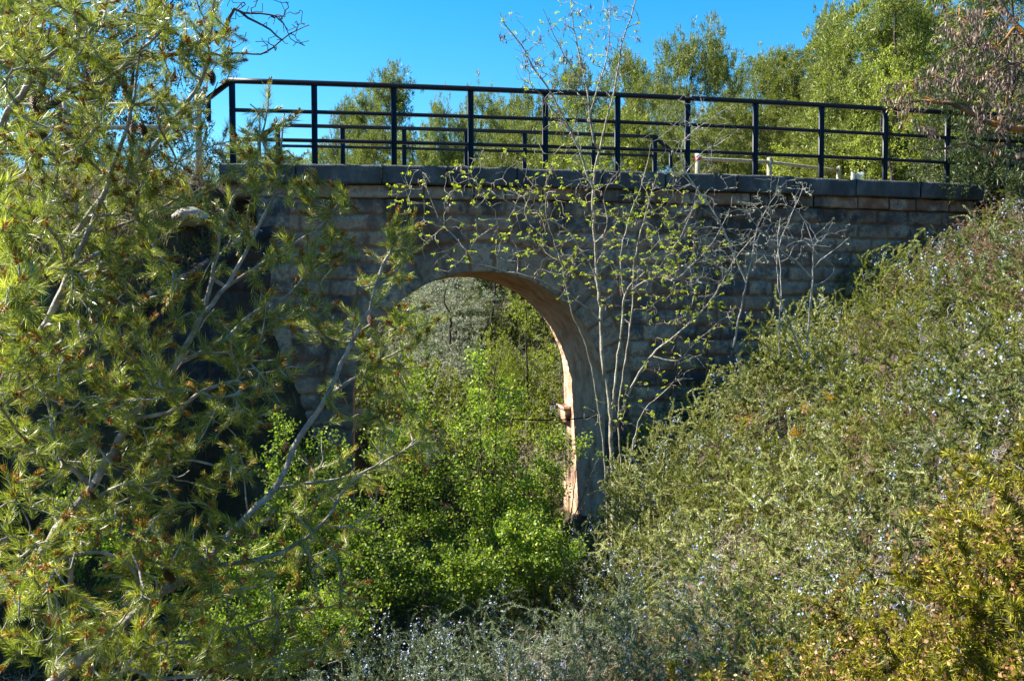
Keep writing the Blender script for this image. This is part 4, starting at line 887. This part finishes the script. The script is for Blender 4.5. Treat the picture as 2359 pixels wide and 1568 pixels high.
mk('orange', 1, name='broom_shrub', h=0.6, w=0.18, nst=14, leafmat='broom', L=0.02, W=0.004, per=1200, flower='orange_flower', fl_n=500, fl_size=0.014)
mk('seedhead', 1, name='brown_headed_shrub', h=0.6, w=0.4, nst=40, leafmat='broom', L=0.022, W=0.0045, per=5000, flower='brown_leaf', fl_n=1100, fl_size=0.016)
mk('silver', 2, name='silver_shrub', h=0.9, w=0.5, nst=50, leafmat='silver', L=0.03, W=0.008, per=7000, stem='twig_grey')
mk('leafy', 3, name='leafy_bush', h=1.0, w=0.5, nst=40, leafmat='soft_yellow', L=0.04, W=0.022, per=3600)
used = {}
def place(kind, x, y, sc, label, cat, group, z=None, sz=None):
    i = random.Random(int(x*917+y*331)).randrange(len(protos[kind])); src = protos[kind][i]
    key = (kind, i)
    if key not in used: o = src; used[key] = 1
    else: o = copy_tree(src)
    o.location = (x, y, (ground(x, y) if z is None else z)-0.03)
    o.rotation_euler = (rng.normal(0, 0.09), rng.normal(0, 0.09), rng.uniform(0, 6.28)); o.scale = (sc, sc, sc*(sz or 1))
    vx = 1179+F*x/y; vy = 700-F*(o.location[2]+0.6*sc)/y
    best = min(LM, key=lambda l: (l[0]-vx)**2+(l[1]-vy)**2); dx = vx-best[0]; dy = vy-best[1]; dd = math.hypot(dx, dy)
    a = int(((math.degrees(math.atan2(-dy, dx))+382.5) % 360)//45)
    dirs = ['right of', 'up and right of', 'above', 'up and left of', 'left of', 'down and left of', 'below', 'down and right of']
    near = 'close ' if dd < 70 else ('' if dd < 150 else 'well ')
    lab = label+', '+near+dirs[a]+' '+best[2]
    k_ = (lab, kind); tag(o, lab if len(lab.split()) <= 16 else label, cat, group); return o
LM = [(1760, 1010, 'the slope centre'), (2150, 800, 'the slope right part'), (1560, 930, 'the wall corner shadow'), (1450, 1350, 'the ravine right side'), (950, 1350, 'the green thicket foot'), (1280, 800, 'the arch soffit'), (1150, 1200, 'the tall green shrub'), (500, 600, 'the wing wall top'), (2240, 450, 'the coping end'), (1860, 800, 'the white twigged bare tree'), (1850, 920, 'the orange sprigs'), (1345, 1200, 'the right pier'), (1412, 1000, 'the locust trunk'),
      (1690, 790, 'the leaning bare tree'), (2060, 930, 'the brown seed heads'), (2280, 1450, 'the bottom right corner'), (1200, 1480, 'the bottom centre'), (1650, 1500, 'the first gorse bush'),
      (2330, 620, 'the right edge boulder'), (1100, 860, 'the arch centre'), (900, 900, 'the left arch pier'), (300, 900, 'the long pine limb'), (100, 450, 'the log fence'), (1600, 1200, 'the sunny slope foot'), (2000, 1200, 'the gorse'), (2000, 720, 'the wall foot')]
random.seed(5)
# right slope, near to far
pts = []
def scatter(x0, x1, q0, q1, n, mind):
    out = []
    for _ in range(n*30):
        x = random.uniform(x0, x1); q = random.uniform(q0, q1)
        if all((x-a)**2+(q-b)**2 > mind**2 for a, b in out+pts): out.append((x, q))
        if len(out) >= n: break
    pts.extend(out); return out
def inview(x, y, m=0.06):
    return y > 0.8 and abs(x/y) < 0.6125+m
for (x, q) in scatter(1.25, 9.5, -9.0, -0.35, 620, 0.33):
    y = wall_y(x)+q
    if not inview(x, y): continue
    if y < 3.6 and x/y > 0.05: continue
    r = random.random(); f = fbm(np.array([x*0.8]), np.array([y*0.8]), 2, 91)[0]
    vx = 1179+F*x/y; vy = 700-F*(ground(x, y)+0.5)/y
    if vx < 1950 and vy > 700 and r < 0.55: k = 'silverros'
    elif r < 0.28 and vx > 1600: k = 'rosemary'
    elif r < 0.74: k = 'dense'
    elif r < 0.84: k = 'dry'
    elif r < 0.94: k = 'silverros' if vy > 560 else 'dense'
    else: k = 'silverros' if vy > 700 else 'rosemary'
    if vx > 2080 and vy < 640 and r > 0.35: k = 'brown' if r > 0.6 else 'dense'
    where = 'high up' if x > 5 else ('mid slope' if x > 3 else 'low down')
    what = {'rosemary': 'pale flowered rosemary shrub', 'dense': 'dense olive green shrub', 'dry': 'dry grey twiggy shrub', 'brown': 'brownish withered shrub', 'silverros': 'silver green rounded shrub'}[k]
    place(k, x, y, random.choice([0.45, 0.6, 0.75, 0.9, 1.1, 1.3])*random.uniform(0.9, 1.1)*(0.75 if q > -1.5 else 1), f'{what} {where}', 'shrub', f'{what}s on the right hillside')
for vx, vy, Y in ((1475, 1090, 9.0), (1480, 1040, 9.2), (1520, 1120, 8.7), (1560, 970, 9.6), (1500, 1190, 8.2), (1470, 1050, 9.1), (1490, 1030, 9.2), (1510, 1180, 8.0), (1540, 1040, 8.8)):
    p = at(vx, vy, Y); place('silverros', p[0], p[1], 1.0, 'silver green shrub at the locust foot', 'shrub', 'silver green shrubs at the locust foot', z=p[2]-0.8)
# ravine floor in front of the arch, bluish rosemary carrying shade in its leaf colour
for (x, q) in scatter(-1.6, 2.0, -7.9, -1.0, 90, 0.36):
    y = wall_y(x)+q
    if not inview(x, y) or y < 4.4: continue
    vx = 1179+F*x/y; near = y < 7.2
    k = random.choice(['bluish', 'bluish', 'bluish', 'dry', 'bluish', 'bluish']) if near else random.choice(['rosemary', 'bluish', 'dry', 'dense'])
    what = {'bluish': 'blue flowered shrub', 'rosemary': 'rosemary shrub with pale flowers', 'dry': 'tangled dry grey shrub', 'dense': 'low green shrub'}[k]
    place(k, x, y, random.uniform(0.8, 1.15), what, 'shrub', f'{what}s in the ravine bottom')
# left ravine and bank
for (x, q) in scatter(-9, -1.6, -8, -0.8, 70, 0.5):
    y = wall_y(x)+q
    if not inview(x, y) or y < 4.5: continue
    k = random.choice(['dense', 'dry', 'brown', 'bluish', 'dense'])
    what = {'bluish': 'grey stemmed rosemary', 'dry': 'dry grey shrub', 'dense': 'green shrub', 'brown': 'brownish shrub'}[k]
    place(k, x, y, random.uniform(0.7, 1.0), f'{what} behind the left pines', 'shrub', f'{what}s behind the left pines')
# bank by the left end of the bridge
for (x, q) in scatter(-8, -3.75, -0.9, 0.4, 44, 0.24):
    y = wall_y(x)+q; place(random.choice(['brown', 'dense', 'dry']), x, y, random.uniform(0.35, 0.6), 'low scrub bush on the bank under the left log fence', 'shrub', 'low bushes under the left log fence')
for i in range(16):
    t = i/15; x, y = W0*(1-t)+W1*t-WN*0.25; z = 0.98-t*WL*0.5-0.1
    place(['brown', 'dense', 'dry'][i % 3], x, y, random.uniform(0.45, 0.65), 'low bush on top of the dark wing wall', 'shrub', 'low bushes along the wing wall top', z=z)
# gorse, close in the lower right corner
gp = [(2290, 1010, 2.9), (2340, 930, 3.0), (2235, 1120, 3.0), (2170, 1240, 2.9), (2345, 1040, 2.6), (1570, 1560, 3.4), (1600, 1490, 3.6), (1680, 1450, 3.5), (1790, 1410, 3.5), (1880, 1360, 3.6), (1700, 1590, 3.0), (1980, 1300, 3.7), (1620, 1520, 3.3), (1740, 1480, 3.3), (1860, 1450, 3.2), (1960, 1400, 3.2), (2060, 1360, 3.3), (2160, 1330, 3.2), (2240, 1200, 3.2), (2300, 1060, 3.3), (2350, 1120, 2.9), (2120, 1420, 2.8), (2240, 1380, 2.8), (2350, 1300, 2.6), (1980, 1500, 2.7), (1820, 1560, 2.8), (2420, 1180, 2.8), (2420, 980, 3.3)]
for i, (vx, vy, Y) in enumerate(gp):
    p = at(vx, vy, Y); sc = random.uniform(0.74, 0.92)
    place('gorse', p[0], p[1], sc, random.choice(['prickly golden gorse bush', 'gorse bush with withered brown flowers']), 'gorse', 'gorse bushes in the lower right corner', z=p[2]-0.93*sc)
# special bushes
for vx, vy, Y in ((1850, 900, 7.6), (1720, 935, 7.4), (1905, 880, 7.8), (1838, 960, 7.4)):
    p = at(vx, vy, Y); place('orange', p[0], p[1], 0.42, 'small broom sprig with orange yellow flowers on the right slope', 'broom', 'orange flowering broom sprigs', z=p[2]-0.25)
for vx, vy, Y in ((2060, 930, 6.6), (1960, 960, 6.5), (2110, 950, 6.7)):
    p = at(vx, vy, Y); place('seedhead', p[0], p[1], 0.7, 'shrub with round brown seed heads on the right slope', 'shrub', 'shrubs with brown seed heads', z=p[2]-0.35)
# slopes behind the arch
for (x, q) in scatter(-5, 3.5, 3.2, 16, 240, 0.5):
    y = wall_y(x)+q
    vx = 1179+F*x/y
    if vx < 740 or vx > 1420: continue
    k = random.choice(['dense', 'silverros', 'dry', 'silverros', 'dry', 'leafy', 'silverros'])
    if 940 < vx < 1090 and q > 8: k = 'silver'
    what = {'rosemary': 'rosemary shrub', 'dense': 'green shrub', 'dry': 'dry shrub', 'brown': 'brown shrub', 'leafy': 'yellow green leafy plant', 'silverros': 'silver green shrub', 'silver': 'silvery shrub'}[k]
    place(k, x, y, random.uniform(1.0, 1.8), f'{what} seen through the arch', 'shrub', f'{what}s seen through the arch')
# boulder at right end of the bridge
def boulder(p, r, label, seed):
    u = np.linspace(0, np.pi, 26); v = np.linspace(0, 2*np.pi, 40, endpoint=False); Ug, Vg = np.meshgrid(u, v, indexing='ij')
    n = np.stack([np.sin(Ug)*np.cos(Vg), np.sin(Ug)*np.sin(Vg), np.cos(Ug)], -1)
    d = 0.75+0.5*fbm(n[..., 0]*1.7+n[..., 2]*1.1+5, n[..., 1]*1.7-n[..., 2], 5, seed)
    V = (n*d[..., None]*np.array(r)).reshape(-1, 3); idx = np.arange(26*40).reshape(26, 40); i2 = np.roll(idx, -1, axis=1)
    o = mesh_obj('boulder', V, np.stack([idx[:-1], i2[:-1], i2[1:], idx[1:]], -1).reshape(-1, 4), M['rock'], smooth=True); o.location = p; tag(o, label, 'rock')
boulder(tuple(at(2340, 450, 13.2)), (0.62, 0.5, 0.33), 'pale grey boulder at the right end of the bridge coping', 5)
boulder(tuple(at(440, 500, 10.1)), (0.2, 0.25, 0.12), 'flat rock on top of the left wing wall', 9)
# wire through the arch
a = at(1105, 958, 10.6); b = at(1400, 956, 12.2); t = np.linspace(0, 1, 30)[:, None]; P = a*(1-t)+b*t; P[:, 2] -= 0.06*np.sin(np.pi*t[:, 0])
mb = MB(); mb.tube(P, 0.009, 6); tag(mb.build('wire', M['wire'], smooth=True), 'thin black cable stretched across the arch at impost height', 'cable')

# ------------------------------------------------------------------ grass
def grass(name, region, n, label, mat, L, kind='stuff', w=0.005):
    x = rng.uniform(region[0], region[1], n); q = rng.uniform(region[2], region[3], n); y = wall_y(x)+q
    m = (fbm(x*1.5, y*1.5, 3, 44) > 0.42); x = x[m]; y = y[m]; z = ground(x, y)-0.01
    inb = (y > wall_y(x)-0.1) & (y < wall_y(x)+WID+0.1) & ((x < -2.6) | (x > 1.0)) & (x > -4.6) & (x < 8); x = x[~inb]; y = y[~inb]; z = z[~inb]
    P = np.stack([x, y, z], -1); D = unit(np.stack([rng.normal(0, 0.35, len(x)), rng.normal(0, 0.35, len(x)), np.ones(len(x))], -1))
    V, Q = blades(P, D, L*rng.uniform(0.4, 1.2, len(x)), w, 0.3, 0.1)
    o = mesh_obj(name, V, Q, M[mat], None, {'rnd': np.clip(rng.normal(0.5, 0.25, len(Q)), 0, 1)}); tag(o, label, 'grass', None, kind)
grass('dry_grass', (-9, 9.5, -10, 3.2), 90000, 'dry straw coloured grass between the shrubs on both slopes', 'dry_grass', 0.3)
grass('green_grass', (-9, 9.5, -10, 20), 90000, 'short green grass growing under the shrubs', 'broom', 0.2)
grass('dead_litter', (-7, 9.5, -9, 16), 60000, 'brown dead leaves and stalks on the ground', 'brown_leaf', 0.12, w=0.02)

# ------------------------------------------------------------------ far trees
def far_pine(H, Wd, seed, leaf='needle_far', nclump=110, per=480, low=0.08, L=0.23, W=0.045, name='pine_tree', round_=0.8):
    root = empty(name, (0, 0, 0)); r = np.random.default_rng(seed)
    pl = Plant(); tr = [[0, 0, -0.5], [r.normal(0, .1), r.normal(0, .1), H*0.3], [r.normal(0, .25), r.normal(0, .25), H*0.6], [r.normal(0, .2), r.normal(0, .2), H*0.92]]
    pl.limb(tr, H*0.017, H*0.004, 0.4)
    C_ = []
    while len(C_) < nclump:
        t = r.uniform(low, 1.0); env = Wd*0.5*(math.sin(math.pi*min(1, (t-low*0.5)**round_))**0.5*0.95+0.05)*r.uniform(0.8, 1.15)
        a = r.uniform(0, 2*np.pi); rr = env*math.sqrt(r.uniform(0.25, 1)); C_.append([rr*math.cos(a), rr*math.sin(a), H*t*0.95])
    C_ = np.array(C_); pl.twigs(C_, 0.35, 0.04, lift=0.3); V, Q = pl.tubes(4, H*0.0009, 0.45)
    mesh_obj('trunk', V, Q, M['bark_dark'], root, smooth=True)
    m = per; cs = r.uniform(0.7, 1.35, len(C_))
    # sub clumps give ragged sprays
    sub = 12; c1 = np.repeat(C_, sub, 0)+r.normal(0, 1, (len(C_)*sub, 3))*np.array([0.42, 0.42, 0.3])*np.repeat(cs, sub)[:, None]*H/9
    k = m//sub; base = np.repeat(c1, k, 0)+r.normal(0, 0.095*H/9, (len(c1)*k, 3)); out_ = unit(base-np.repeat(np.repeat(C_, sub, 0), k, 0)-[0, 0, 0.25]+1e-6)
    d = unit(out_*0.6+[0, 0, 0.5]+r.normal(0, 0.45, out_.shape))
    rnd = np.clip(r.normal(0.5, 0.2, len(base))+np.repeat(r.normal(0, 0.12, len(c1)), k), 0, 1)
    V, Q = blades(base, d, L*r.uniform(0.5, 1.1, len(base)), W*r.uniform(0.6, 1.2, len(base)), 0.4)
    mesh_obj('crown', V, Q, M[leaf], root, {'rnd': rnd}); return root
FP = [far_pine(9, 6.5, 1), far_pine(9, 5.5, 2, nclump=95), far_pine(9, 7.5, 3, nclump=130), far_pine(9, 4.2, 4, nclump=70), far_pine(9, 6.0, 5, low=0.25), far_pine(9, 6.5, 6, low=0.42, nclump=100, round_=1.0)]
fpu = [0]*6
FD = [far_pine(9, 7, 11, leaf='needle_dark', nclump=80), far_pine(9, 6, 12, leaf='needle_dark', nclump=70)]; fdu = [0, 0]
FY = [far_pine(7, 5, 21, leaf='soft_yellow', nclump=46, per=150, L=0.13, W=0.07, name='leafy_tree', low=0.2), far_pine(7, 4.2, 22, leaf='soft_yellow', nclump=34, per=130, L=0.13, W=0.07, name='leafy_tree', low=0.2)]; fyu = [0, 0]
FO = [far_pine(5, 5, 31, leaf='silver', nclump=60, per=260, L=0.14, W=0.035, name='olive_tree', low=0.15)]; fou = [0]
def put(lib, usedl, i, vx, ytop, hw, Y, label, cat, group, basez=None, refH=9, refW=6.5):
    top = at(vx, ytop, Y); bz = float(ground(top[0], top[1])) if basez is None else basez; h = max(1.5, top[2]-bz)
    o = lib[i] if not usedl[i] else copy_tree(lib[i]); usedl[i] = 1
    sw = (2*hw*Y/F)/refW; sh = h/refH
    o.location = (top[0], top[1], bz); o.scale = (sw, sw, sh); o.rotation_euler = (0, 0, rng.uniform(0, 6.28)); tag(o, label, cat, group); return o
G = 'pine trees beyond the bridge'
trees = [
 (3, 905, 155, 62, 34, 'narrow pointed pine standing tallest above the middle rail left of centre'),
 (3, 842, 205, 45, 38, 'thin pine just left of the tallest narrow pine'),
 (1, 800, 238, 55, 42, 'small pale pine at the left end of the far tree line'),
 (0, 1010, 232, 55, 44, 'low rounded pine right of the tallest narrow pine'),
 (0, 1110, 208, 70, 38, 'round topped pine behind the fourth railing post'),
 (4, 1165, 215, 60, 42, 'pine between the fourth and fifth railing posts'),
 (2, 1060, 262, 80, 34, 'broad low pine behind the lower rails near the fourth post'),
 (2, 950, 290, 80, 31, 'bushy low pine behind the third railing post'),
 (1, 870, 300, 70, 33, 'bushy low pine behind the far railing left of the third post'),
 (0, 740, 330, 70, 44, 'distant small pine behind the second railing post'),
 (1, 640, 345, 80, 50, 'distant small pine behind the first railing post'),
 (2, 1225, 205, 80, 36, 'pine behind the fifth railing post left of the bare crown'),
 (0, 1320, 140, 95, 32, 'rounded pine directly behind the bare crown of the locust tree'),
 (1, 1435, 118, 75, 34, 'pine with pointed top right of the bare crown of the locust tree'),
 (4, 1500, 172, 70, 30, 'pine between the locust crown and the big round pine'),
 (5, 1600, 66, 92, 25, 'big round crowned pine standing out against the sky right of centre'),
 (0, 1735, 128, 80, 28, 'pine with dark gaps right of the big round pine'),
 (1, 1800, 116, 85, 27, 'second pine right of the big round pine'),
 (4, 1880, 112, 100, 26, 'pine at the low dip of the skyline near the upper right mass'),
 (3, 1912, 18, 50, 24, 'thin spire like pine at the left edge of the upper right pine mass'),
 (2, 1990, 50, 140, 22, 'broad olive green pine under the upper right corner'),
 (2, 2060, -110, 190, 19, 'huge pine towering out of the top edge at the right'),
 (0, 2180, -60, 170, 21, 'tall pine behind the pod bearing locust tree'),
 (1, 1950, 190, 120, 20, 'low bushy pine behind the railing right of the log fence'),
 (4, 1680, 230, 110, 23, 'low pine behind the sixth and seventh railing posts'),
 (1, 1420, 250, 110, 26, 'low pine filling the gap behind the locust trunk'),
 (0, 1300, 280, 100, 28, 'low pine right of the fifth railing post'),
 (4, 1180, 300, 90, 30, 'low pine left of the fifth railing post'),
 (1, 560, 330, 70, 40, 'distant pine between the left log fence and the railing'),
]
for (i, vx, yt, hw, Y, lab) in trees: put(FP, fpu, i, vx, yt, hw, Y, lab, 'pine', G, refW=[6.5, 5.5, 7.5, 4.2, 6.0, 6.5][i])
for (i, vx, yt, hw, Y, lab) in [(0, 2330, -160, 170, 12.5, 'dark pine at the right edge behind the pod bearing locust'), (1, 2235, 60, 120, 13.5, 'dark pine lower down behind the hanging pods'), (1, 300, -60, 170, 15, 'dark pine beyond the left log fence against the sky'), (0, 60, -80, 180, 15, 'dark pine at the far left beyond the log fence')]:
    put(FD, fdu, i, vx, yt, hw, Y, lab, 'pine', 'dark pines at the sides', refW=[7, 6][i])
for (i, vx, yt, hw, Y, lab) in [(0, 2060, 110, 110, 17, 'yellow green leafy tree with pale stems behind the right part of the railing'), (1, 2150, 190, 80, 16, 'smaller yellow green leafy tree behind the last railing posts'), (1, 2010, 300, 70, 18, 'low yellow green tree above the marker sign'), (0, 1830, 330, 90, 21, 'low pale green tree behind the right log fence')]:
    put(FY, fyu, i, vx, yt, hw, Y, lab, 'tree', 'yellow green trees beyond the bridge', refH=7, refW=[5, 4.2][i])
put(FO, fou, 0, 1035, 640, 110, 20, 'silvery olive tree at the top of the slope seen through the arch', 'olive tree', None, refH=5, refW=5, basez=-0.8)
# trees on the slope behind, seen through the arch
for (i, vx, yt, hw, Y, lab) in [(1, 1220, 640, 70, 19, 'yellow green sapling on the slope seen through the right of the arch'), (0, 1150, 760, 60, 17, 'low yellow green tree in the middle of the arch view')]:
    put(FY, fyu, i, vx, yt, hw, Y, lab, 'tree', 'yellow green trees seen through the arch', refH=7, refW=[5, 4.2][i])
put(FD, fdu, 1, 1130, 560, 110, 24, 'dark pine at the top of the slope seen through the arch', 'pine', 'dark pines behind the arch', refW=6)
put(FD, fdu, 0, 1260, 600, 90, 23, 'dark pine at the right top of the arch view', 'pine', 'dark pines behind the arch', refW=7)
# drop unused prototypes
for kind in protos:
    for i, o in enumerate(protos[kind]):
        if (kind, i) not in used:
            for ch in list(o.children): bpy.data.objects.remove(ch)
            bpy.data.objects.remove(o)
for lib, us in ((FP, fpu), (FD, fdu), (FY, fyu), (FO, fou)):
    for o, u_ in zip(lib, us):
        if not u_:
            for ch in list(o.children): bpy.data.objects.remove(ch)
            bpy.data.objects.remove(o)
print('faces', sum(len(o.data.polygons) for o in bpy.data.objects if o.type == 'MESH'), 'objects', len(bpy.data.objects))
